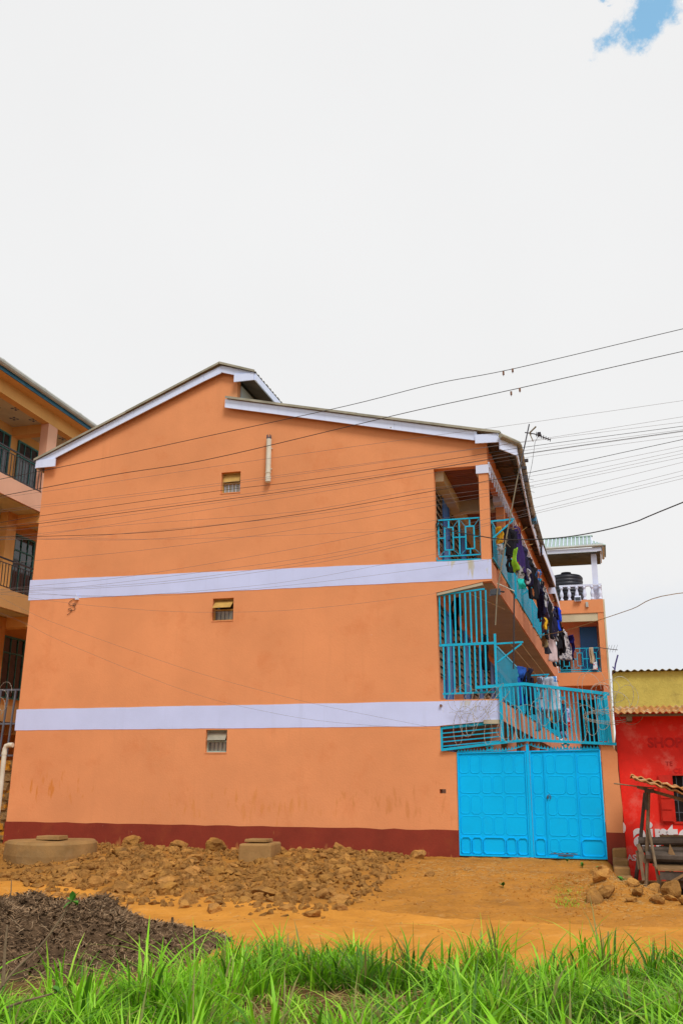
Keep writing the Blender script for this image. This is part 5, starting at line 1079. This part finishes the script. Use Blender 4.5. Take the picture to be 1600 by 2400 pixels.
# ------------------------------------------------------------------ stone edge by the gate, concrete chambers
def rockmesh(seed, sub=3, rough=.28, flat=1.0, m=None):
    import bmesh
    b = bmesh.new(); bmesh.ops.create_icosphere(b, subdivisions=sub, radius=1)
    r = random.Random(seed); off = Vector((r.uniform(0, 50), r.uniform(0, 50), r.uniform(0, 50)))
    planes = [(Vector((r.gauss(0, 1), r.gauss(0, 1), r.gauss(0, .8))).normalized(), r.uniform(.45, .78)) for _ in range(11)]
    for v in b.verts:
        p = v.co.copy()
        for n_, d in planes:
            k = p.dot(n_)
            if k > d: p -= n_ * (k - d) * .92
        p *= 1 + rough * .5 * noise.noise(v.co * 1.3 + off) + .10 * noise.noise(v.co * 3.4 + off) + .06 * noise.noise(v.co * 8 + off)
        p.z *= flat; v.co = p
    me = bpy.data.meshes.new('rock'); b.to_mesh(me); b.free(); me.materials.append(m or m_rock); return me
RM = [rockmesh(i, 3, .35, random.Random(i).uniform(.6, .85)) for i in range(16)]
RMF = [rockmesh(40 + i, 3, .35, .75) for i in range(5)]
def putrock(x, y, z, s, name='rock', label=None, group=None, me=None, cat='rock', par=None, seed=None, sc=None):
    r = random.Random(seed if seed is not None else int(x * 991 + y * 577)); o = bpy.data.objects.new(name, me or r.choice(RM)); COL.objects.link(o)
    o.location = (x, y, z); o.scale = sc or (s * r.uniform(.8, 1.25), s * r.uniform(.75, 1.1), s * r.uniform(.7, 1.05)); o.rotation_euler = (r.uniform(-.35, .35), r.uniform(-.35, .35), r.uniform(0, 6.28))
    return tagp(o, label, cat, group)
ew = thing('stone_kerb', 'stepped row of rough stones edging the gate ramp beside the stall', 'kerb', (5.42, -.6, .2))
r = random.Random(12)
for u, v, z, sx, sy, sz in ((5.41, -.20, .33, .13, .16, .20), (5.42, -.56, .21, .14, .19, .15), (5.43, -.96, .11, .15, .2, .15), (5.46, -1.35, .0, .16, .2, .13)):
    j = lambda q: q * r.uniform(.86, 1.06)
    q = MB().hexa([(u + j(sx) * a, v + j(sy) * b, z + j(sz) * c) for c in (-1, 1) for a, b in ((-1, -1), (1, -1), (1, 1), (-1, 1))])
    bevel(part('stone', q, m_conc, ew), .03, 2)
def chamber_disc():
    m = MB(); m.smooth = False
    c = (-5.05, -2.4); pr = [(.0, .47)]
    n_ = 36; prof = [(.82, -.15), (.85, .30), (.83, .50), (.79, .545), (.02, .56)]
    for r0, z in prof:
        for j in range(n_):
            t = 2 * math.pi * j / n_; k = 1 + .02 * math.sin(t * 3) + .012 * math.sin(t * 7); m.v.append(Vector((c[0] + r0 * k * math.cos(t), c[1] + r0 * k * math.sin(t) * 1.05, z + .008 * math.sin(t * 2))))
    for i in range(len(prof) - 1):
        for j in range(n_): m.f.append((i * n_ + j, i * n_ + (j + 1) % n_, (i + 1) * n_ + (j + 1) % n_, (i + 1) * n_ + j))
    m.f.append(tuple(range((len(prof) - 1) * n_, len(prof) * n_))); return m
solo('septic_chamber', chamber_disc(), m_conc, 'round earth stained concrete chamber at the left foot of the gable', 'manhole', (-5.05, -2.4, .05))
bevel(solo('cover_slab', MB().hexa([(-5.18, -2.75, .562), (-4.72, -2.70, .562), (-4.70, -2.38, .565), (-5.16, -2.40, .565), (-5.17, -2.74, .635), (-4.73, -2.69, .64), (-4.71, -2.39, .64), (-5.15, -2.41, .635)]), m_conc, 'flat square slab lying on the round concrete chamber', 'slab', (-4.95, -2.55, .49)), .01)
cb_ = MB().hexa([(-1.50, -1.75, -.05), (-.83, -1.72, -.05), (-.84, -1.05, -.05), (-1.49, -1.05, -.05), (-1.48, -1.74, .52), (-.85, -1.71, .53), (-.86, -1.07, .54), (-1.47, -1.07, .53)])
bevel(solo('inspection_chamber', cb_, m_conc, 'square concrete chamber with rounded edges among the rubble', 'manhole', (-1.17, -1.4, .05)), .035, 2)
bevel(solo('cover_slab', MB().hexa([(-1.42, -1.62, .545), (-.98, -1.60, .545), (-.98, -1.2, .545), (-1.41, -1.2, .545), (-1.41, -1.61, .60), (-.985, -1.59, .605), (-.99, -1.21, .60), (-1.40, -1.21, .60)]), m_conc, 'flat slab lying on the square concrete chamber', 'slab', (-1.2, -1.4, .545)), .01)

# ------------------------------------------------------------------ rubble
r = random.Random(21); placed = []
RG = 'rubble rocks along the foot of the gable'
def rlabel(u, v, s):
    size = 'large' if s > .15 else 'medium sized' if s > .105 else 'small'
    row = 'near the plinth' if v > -1.9 else 'in mid rubble' if v > -4.4 else 'at the road edge'
    zone = 'before the round concrete chamber' if u < -4 else 'below the small windows' if u < -1.9 else 'around the square concrete chamber' if u < -.4 else 'between square chamber and ramp'
    return '%s ochre rock %s, %s' % (size, row, zone)
cnt = 0; tries = 0
while cnt < 300 and tries < 30000:
    tries += 1
    u, v = r.uniform(-7.6, 2.0), r.uniform(-7.1, -.25)
    if not inpoly(u, v): continue
    if u > .6 and r.random() < .45: continue
    if u < -4.2 and v > -4.0: continue
    if math.hypot(u + 5.05, v + 2.4) < 1.02 or (-1.65 < u < -.7 and -3.2 < v < -.8) or (-6.2 < u < -4.3 and v > -4.9): continue
    s = r.choice((.08, .09, .10, .115, .13, .155, .19)) * r.uniform(.85, 1.1)
    if cnt > 150: s *= .75
    if u < -4.0: s *= .72
    if any((u - a) ** 2 + (v - b) ** 2 < (.62 * (s + c)) ** 2 for a, b, c in placed): continue
    placed.append((u, v, s)); p = L(u, v); putrock(p.x, p.y, gz(p.x, p.y) + s * (.02 + .22 * r.random()), s, 'rock', rlabel(u, v, s), RG, seed=cnt); cnt += 1
# named big ones against the wall
for k, (u, v, s, lab) in enumerate(((-4.35, -.55, .21, 'large round topped rock against the plinth right of the round chamber'), (-3.2, -.6, .22, 'flat grey brown rock against the plinth under the lowest window'),
        (-2.35, -.9, .30, 'biggest rounded rock at the top of the rubble left of the square chamber'), (.15, -.5, .22, 'upright rock leaning on the plinth right of the square chamber'), (1.75, -.75, .21, 'flat rock at the right end of the rubble before the ramp'))):
    p = L(u, v); putrock(p.x, p.y, gz(p.x, p.y) + s * .35, s, 'rock', lab, None, RMF[k % 5], seed=500 + k)
sm_ = MB(); r = random.Random(4); tet = [Vector(p) for p in ((1, 0, -.3), (-.5, .9, -.3), (-.6, -.8, -.3), (.2, .3, .7), (-.4, .1, .6), (.3, -.5, .5))]
tf = [(0, 1, 3), (1, 4, 3), (1, 2, 4), (2, 5, 4), (2, 0, 5), (0, 3, 5), (3, 4, 5), (0, 2, 1)]
k = 0
while k < 5200:
    if r.random() < .72:
        u, v = r.uniform(-7.6, 2.4), r.uniform(-7.5, -.15)
        if not inpoly(u + r.uniform(-.3, .3), v + r.uniform(-.3, .3)): continue
    else: k += 1; continue
    p = L(u, v); s = r.uniform(.015, .085) if inpoly(u, v) else r.uniform(.008, .028); R3 = Matrix.Rotation(r.uniform(0, 6.28), 3, Vector((r.gauss(0, .4), r.gauss(0, .4), 1)).normalized())
    sm_.add([R3 @ (q * s) + Vector((p.x, p.y, gz(p.x, p.y) + s * .15)) for q in tet], tf); k += 1
cl_ = MB(); k = 0
while k < 1500:
    u, v = r.uniform(-6, 5.6), r.uniform(-8.6, -.3)
    if r.random() < .35: u, v = r.gauss(4.9, .5), r.gauss(-4.2, .8)
    p = L(u, v); s = r.uniform(.008, .03) * (1.5 if r.random() < .06 else 1); R3 = Matrix.Rotation(r.uniform(0, 6.28), 3, 'Z')
    cl_.add([R3 @ (q * s) + Vector((p.x, p.y, gz(p.x, p.y) + s * .1)) for q in tet], tf); k += 1
o = bpy.data.objects.new('earth_clods', cl_.mesh('earth_clods', m_soil)); COL.objects.link(o); tagp(o, 'loose clods of orange earth on ramp and road', None, None, 'stuff')
o = bpy.data.objects.new('gravel', sm_.mesh('gravel', m_rock)); COL.objects.link(o); tagp(o, 'small stones and clods between the rubble rocks and on the ramp', None, None, 'stuff')
BR = [(4.0, 15.1, .12, 'chipped rock lying across the crest of the earth bank'), (4.12, 13.85, .11, 'small cube like rock between bank and road'), (4.45, 15.5, .13, 'half buried rock under the stepped stones'), (3.95, 13.6, .09, 'small rock at the road side of the earth bank'), (4.5, 13.7, .10, 'wedge shaped rock before the large square boulder'), (4.75, 14.5, .13, 'rock under the timber stall edge'), (3.85, 14.6, .16, 'flat ochre rock on the earth bank right of the gate ramp'), (4.28, 15.2, .17, 'tilted slab of rock on the crest of the earth bank'), (3.50, 13.9, .17, 'low rock at the front of the earth bank'), (4.55, 14.75, .24, 'tall block of rock below the leaning stall pole'),
      (4.62, 14.0, .24, 'large square boulder at the right edge beside the road'), (4.18, 14.3, .10, 'small rock between the earth bank and the tall block'), (4.28, 13.5, .13, 'rounded rock in front of the large square boulder'), (4.62, 13.35, .14, 'dark sided rock at the right edge below the large boulder'),
      (1.46, 16.1, .10, 'lone flat rock lying on the gate ramp'), (4.05, 15.75, .15, 'broken rock at the foot of the stepped stones'), (3.72, 14.0, .13, 'split rock half buried in the earth bank')]
for k, (x, y, s, lab) in enumerate(BR): putrock(x, y, gz(x, y) + s * .25, s, 'boulder' if s > .2 else 'rock', lab, None, RMF[k % 5], 'boulder' if s > .2 else 'rock', seed=900 + k)

# ------------------------------------------------------------------ compost heap
HX, HY = -3.2, 10.35
def hz(x, y):
    dx, dy = (x - HX) / 2.15, (y - HY) / 1.9
    if dx < 0: dx *= .7
    d = math.hypot(dx, dy); b = sm(1.02 - d) ** .8
    return gz(x, y, False) + .02 + b * (.38 + .26 * nz3(x, y, 1.3, 3)) + (.10 * nz3(x, y, 3.1, 5) + .06 * nz3(x, y, 8, 1) + .03 * nz3(x, y, 19, 2)) * min(1, b * 3) - (.1 if d > 1.0 else 0)
mb = MB(); mb.smooth = False; NXh, NYh = 150, 100
for j in range(NYh + 1):
    for i in range(NXh + 1):
        x, y = HX - 3.2 + 5.6 * i / NXh, HY - 2.0 + 4 * j / NYh; mb.v.append(Vector((x, y, hz(x, y))))
mb.f = [(j * (NXh + 1) + i, j * (NXh + 1) + i + 1, (j + 1) * (NXh + 1) + i + 1, (j + 1) * (NXh + 1) + i) for j in range(NYh) for i in range(NXh)]
o = bpy.data.objects.new('compost_heap', mb.mesh('compost_heap', m_heap, fixn=False)); COL.objects.link(o)
tagp(o, 'dark brown heap of rotting compost between road and grass', 'compost heap', kind='stuff')
def strands(name, m, n, pos, lab, lmin, lmax, wmin, wmax, lift=.5, seed=1):
    r = random.Random(seed); q = MB(); k = 0
    while k < n:
        p = pos(r)
        if p is None: continue
        a = r.uniform(0, 6.28); l = r.uniform(lmin, lmax); w = r.uniform(wmin, wmax); el = r.uniform(-.25, lift)
        d = Vector((math.cos(a) * math.cos(el), math.sin(a) * math.cos(el), math.sin(el))); s_ = Vector((-math.sin(a), math.cos(a), r.uniform(-.6, .6))).normalized() * w
        bend = Vector((0, 0, r.uniform(-.3, .15) * l)); n2 = d.cross(s_).normalized() * w * .7
        A, B, C = Vector(p), Vector(p) + d * l * .5 - bend * .2, Vector(p) + d * l + bend
        b0 = len(q.v)
        for P in (A, B, C): q.v += [P + s_, P - s_, P + n2]
        for e in (0, 3):
            for i in range(3): q.f.append((b0 + e + i, b0 + e + (i + 1) % 3, b0 + e + 3 + (i + 1) % 3, b0 + e + 3 + i))
        k += 1
    o = bpy.data.objects.new(name, q.mesh(name, m, fixn=False)); COL.objects.link(o); return tagp(o, lab, None, None, 'stuff')
def ph(r):
    x, y = HX + r.gauss(0, 1.05), HY + r.gauss(-.1, .9)
    d = math.hypot((x - HX) / 2.1 * (.7 if x < HX else 1), (y - HY) / 1.8)
    return (x, y, hz(x, y)) if d < 1.0 else None
strands('compost_straw', m_strand, 17000, ph, 'brown straw and stalks sticking out of the compost heap', .02, .10, .001, .0038, .7, 5)
m_fib = mat('pale_compost_fibre', (.40, .28, .17), .9, .4, 15, .1, 40, .1)
strands('compost_fibre', m_fib, 3800, ph, 'pale dry fibres on the compost heap', .02, .11, .001, .003, .8, 15)
strands('compost_chips', m_heap, 7000, ph, 'dark clods and fibres on the compost heap', .02, .08, .004, .014, .8, 6)
def pstraw(r):
    if r.random() < .3: x, y = r.gauss(3.95, .35), r.gauss(14.4, .7)
    elif r.random() < .35: x, y = r.gauss(2.3, .7), r.gauss(16.6, .8)
    else: x, y = r.uniform(-6, 5), r.uniform(10.5, 18.5)
    return (x, y, gz(x, y) + .008)
strands('dry_straw', m_straw, 3200, pstraw, 'dry straw bits scattered on the orange earth', .03, .16, .001, .0032, .25, 9)
solo('dead_stalk', MB().tube([(0, 0, 0), (.005, 0, .12), (-.003, 0, .22)], [.008, .006, .004], 5), m_stem, 'thin dead stalk standing upright on top of the compost heap', 'stalk', (0, 0, 0)).location = (-3.45, 10.6, hz(-3.45, 10.6) - .02)

# ------------------------------------------------------------------ grass verge
import numpy as np
def grass_mat(name, tones):
    m = bpy.data.materials.new(name); m.use_nodes = True; t = m.node_tree; b = t.nodes['Principled BSDF']
    at = t.nodes.new('ShaderNodeAttribute'); at.attribute_name = 'tone'; cr_ = t.nodes.new('ShaderNodeValToRGB'); t.links.new(at.outputs['Fac'], cr_.inputs[0])
    el = cr_.color_ramp.elements
    while len(el) > 1: el.remove(el[-1])
    el[0].position = tones[0][0]; el[0].color = (*tones[0][1], 1)
    for p, c in tones[1:]: e = el.new(p); e.color = (*c, 1)
    t.links.new(cr_.outputs[0], b.inputs['Base Color']); b.inputs['Roughness'].default_value = .5; b.inputs['Specular IOR Level'].default_value = .35
    tr = t.nodes.new('ShaderNodeBsdfTranslucent'); t.links.new(cr_.outputs[0], tr.inputs['Color']); ms = t.nodes.new('ShaderNodeMixShader'); ms.inputs[0].default_value = .35
    t.links.new(b.outputs[0], ms.inputs[1]); t.links.new(tr.outputs[0], ms.inputs[2]); t.links.new(ms.outputs[0], t.nodes['Material Output'].inputs['Surface']); return m
m_grass = grass_mat('green_grass', [(0, (.30, .21, .09)), (.05, (.26, .24, .07)), (.08, (.06, .17, .012)), (.4, (.17, .42, .010)), (.75, (.27, .62, .014)), (1, (.42, .70, .06))])
def hash_ok(x, y):
    if y > edge_lo(x) - .35 + .55 * nz3(x, 3, 1.3, 4) + .2 * nz3(x, 9, 4, 4) - .55 * math.exp(-((x - .72) / .3) ** 2): return False
    if nz3(x, y, 1.15, 41) + .35 * nz3(x, y, 4, 8) > .36: return False
    d = math.hypot((x - HX) / 2.0 * (.6 if x < HX else 1), (y - HY + .65) / 2.8) + .12 * nz3(x, y, 3, 2)
    return d > 1.0
def blades(name, n, seed, region, hfun, wid, lab, tone_lo=.0, lean=1.0):
    r = random.Random(seed); V = []; F = []; T = []; SEG = 5; k = 0; tries = 0
    while k < n and tries < n * 12:
        tries += 1
        x, y, c = region(r)
        if not hash_ok(x, y): continue
        h = hfun(x, y, r) * r.uniform(.6, 1.25)
        if h <= .02: continue
        a = r.uniform(0, 6.283); dx, dy = math.cos(a), math.sin(a); ln = lean * (r.random() ** 1.1) * h * 1.15 + .04
        if c is not None: dx, dy = (dx * .5 + c[0]), (dy * .5 + c[1])
        w = wid * r.choice((.5, .8, 1.0, 1.3, 1.7)) * r.uniform(.85, 1.15) * (1 + .35 * sm((8.2 - y) / 2)); b0 = len(V); z0 = gz(x, y, False) - .02
        sx, sy = -dy, dx; q = math.hypot(sx, sy) or 1; sx /= q; sy /= q; tw = r.uniform(-.5, .5)
        droop = r.uniform(.1, .75)
        for s_ in range(SEG + 1):
            t = s_ / SEG; f = ln * t * t; zz = h * (t - droop * .55 * t ** 3); ww = w * (.75 + .5 * t) * (1 - t ** 2.2) if s_ < SEG else .0006
            px, py = x + dx * f, y + dy * f
            cz = .35 * ww * math.sin(tw)
            V += [(px + sx * ww, py + sy * ww, z0 + zz + cz), (px - sx * ww, py - sy * ww, z0 + zz - cz)]
        for s_ in range(SEG): e = b0 + 2 * s_; F.append((e, e + 1, e + 3, e + 2))
        tn = max(.08, min(1, r.gauss(.5, .27) + .42 * nz3(x, y, 1.3, 6)))
        if r.random() < .13: tn = r.uniform(0, .06)
        T += [max(tone_lo, tn)] * (2 * SEG + 2); k += 1
    me = bpy.data.meshes.new(name); me.from_pydata(V, [], F); at = me.attributes.new('tone', 'FLOAT', 'POINT'); at.data.foreach_set('value', np.array(T, dtype=np.float32))
    me.materials.append(m_grass)
    for p in me.polygons: p.use_smooth = True
    o = bpy.data.objects.new(name, me); COL.objects.link(o); return tagp(o, lab, None, None, 'stuff')
def dens(x, y): return nz3(x, y, .9, 12) + .5 * nz3(x, y, 2.4, 3)
def reg_low(r):
    while True:
        y = r.uniform(4.6, 10.6); x = r.uniform(-1, 1) * (.42 * y + .4)
        if dens(x, y) + .55 > r.random() * .9: return x, y, None
def h_low(x, y, r): return (.105 + .06 * dens(x, y)) * (1.0 + .45 * sm((9.0 - y) / 2.5))
blades('grass', 50000, 1, reg_low, h_low, .0046, 'short bright green grass covering the roadside verge')
TUFTS = []
r = random.Random(17)
while len(TUFTS) < 300:
    y = r.uniform(5.2, 10.2); x = r.uniform(-1, 1) * (.40 * y + .3)
    if not hash_ok(x, y) or dens(x, y) < -.25 and y < 8.6: continue
    TUFTS.append((x, y, r.choice((.13, .17, .22, .28, .38)) * r.uniform(.9, 1.1) * (1 + .3 * sm((8 - y) / 2))))
for x in (-1.15, -.95, -.7, -.45, -.1, .15, .75): TUFTS.append((x, 9.3 + r.uniform(-.35, .2), r.uniform(.30, .40)))
for x in (1.15, 1.4, 1.6, 1.75, 1.85, 1.95, 2.05, 2.15, 2.25, 2.35, 2.45): TUFTS.append((x, 9.0 + r.uniform(-.4, .25), r.uniform(.44, .60)))
for x in (2.9, 3.2, 3.5, 3.8): TUFTS.append((x, 9.0 + r.uniform(-.3, .2), r.uniform(.26, .36)))
for x, y in ((-3.3, 8.0), (-2.95, 7.4), (-2.5, 6.7), (-2.7, 7.0), (-3.5, 8.6)): TUFTS.append((x, y, .55))
for x, y in ((-.9, 8.4), (-.6, 8.0), (-1.1, 7.8), (-.3, 8.6), (-1.4, 7.5), (-1.7, 7.0), (-.8, 7.6), (.2, 8.2), (.6, 8.5)): TUFTS.append((x, y, r.uniform(.36, .5)))
def reg_tuft(r):
    tx, ty, th = r.choice(TUFTS); a = r.uniform(0, 6.28); q = abs(r.gauss(0, .13)); reg_tuft.h = th
    return tx + math.cos(a) * q, ty + math.sin(a) * q, (math.cos(a) * .9, math.sin(a) * .9)
blades('tall_grass', 15000, 2, reg_tuft, lambda x, y, r: reg_tuft.h, .0078, 'tall arching grass tufts along the verge', .05, 1.0)
strands('dead_grass', m_straw, 4500, lambda r: (lambda x, y: (x, y, gz(x, y) + .015) if y < edge_lo(x) - .1 else None)(r.uniform(-3.5, 3.5), r.uniform(5.2, 9.8)), 'dead straw lying under the green verge grass', .05, .22, .0012, .003, .35, 31)
hash_all = hash_ok

# ------------------------------------------------------------------ saplings and weeds
def leafmesh(l, w, m=None):
    q = MB(); q.smooth = True
    prof = [(0, .05), (.2, .7), (.45, 1), (.7, .75), (.9, .3), (1, .02)]
    for t, k in prof: q.v += [Vector((l * t, -w * k, .10 * l * math.sin(t * 3) + .12 * w)), Vector((l * t, 0, .10 * l * math.sin(t * 3))), Vector((l * t, w * k, .10 * l * math.sin(t * 3) + .12 * w))]
    for i in range(5): q.f += [(3 * i, 3 * i + 1, 3 * i + 4, 3 * i + 3), (3 * i + 1, 3 * i + 2, 3 * i + 5, 3 * i + 4)]
    k = len(q.v); q.v += [p - Vector((0, 0, .0012)) for p in q.v[:]]; q.f += [tuple(reversed([i + k for i in f])) for f in q.f[:]]
    return q.mesh('leaf', m or m_leaf, fixn=False)
LM = leafmesh(.11, .035)
def plant(name, label, cat, x, y, stems, leaves, rad=.010, z=None):
    e = bpy.data.objects.new(name, None); COL.objects.link(e); z = gz(x, y, False) if z is None else z; e.location = (x, y, z); tagp(e, label, cat); ORG[e.name] = Vector((0, 0, 0))
    for k, s_ in enumerate(stems):
        q = MB(); q.tube(spline(s_, 4), [rad * (1 - .6 * i / (len(spline(s_, 4)) - 1)) for i in range(len(spline(s_, 4)))], 6); o = part('stem', q, m_stem if rad > .006 else m_leaf, e)
    for (p, yaw, pit, sc) in leaves:
        o = bpy.data.objects.new('leaf', LM); COL.objects.link(o); o.parent = e; o.location = p; o.rotation_euler = (0, pit, yaw); o.scale = (sc,) * 3
    return e
r = random.Random(2)
plant('sapling', 'thin leafless sapling with a curled green tip in front of the compost', 'sapling', -2.16, 6.3, [[(-.12, 0, 0), (.02, 0, .28), (.18, 0, .50), (.34, 0, .66), (.50, 0, .90)], [(-.02, 0, .20), (.18, -.02, .31), (.46, -.03, .39)], [(.12, 0, .42), (.11, 0, .62), (.11, 0, .76)]],
      [((.50, 0, .90), a, b_, .6) for a, b_ in ((0, -.9), (1.2, .5), (2.4, -.2), (3.6, .7), (4.8, -1.2), (5.5, .1))] + [((.46, -.03, .39), a, -.5, .55) for a in (.3, 2.2, 4.1)] + [((.30, 0, .62), 1, -.4, .3)], .013)
for k, (x, y, n_, sc, lab) in enumerate(((2.45, 15.05, 12, .55, 'small green weed growing alone on the ramp before the gate'), (4.12, 18.05, 10, .6, 'green weed at the foot of the gate pillar'), (4.22, 17.35, 12, .6, 'green weed beside the stepped stones'), (4.2, 14.95, 12, .8, 'bright green weed between the boulders'), (-.55, 6.4, 9, 1.3, 'dull leafed weed in the foreground grass'), (-.15, 6.1, 8, 1.2, 'second dull leafed weed nearest the camera'), (.35, 17.1, 8, .3, 'tiny seedling in the rubble before the square chamber'), (4.38, 16.9, 9, .5, 'weed tuft under the lowest stepped stone'))):
    lv = [((0, 0, .02 + .05 * r.random() * sc), r.uniform(0, 6.28), r.uniform(-1.1, -.1), sc * r.uniform(.7, 1.2)) for _ in range(n_)]
    plant('weed', lab, 'weed', x, y, [[(0, 0, -.02), (.01, 0, .05 * sc), (0, 0, .1 * sc)]], lv, .004, gz(x, y))
# small mown patch of grass on the bank beside the ramp
def reg_bank(r):
    if r.random() < .6: return r.gauss(3.35, .18), r.gauss(14.9, .55), None
    return r.gauss(3.15, .12), r.gauss(13.9, .2), None
_h = hash_ok
hash_ok = lambda x, y: True
blades('bank_grass', 420, 8, reg_bank, lambda x, y, r: .045, .0028, 'short grass growing on the earth bank beside the ramp')
hash_ok = _h
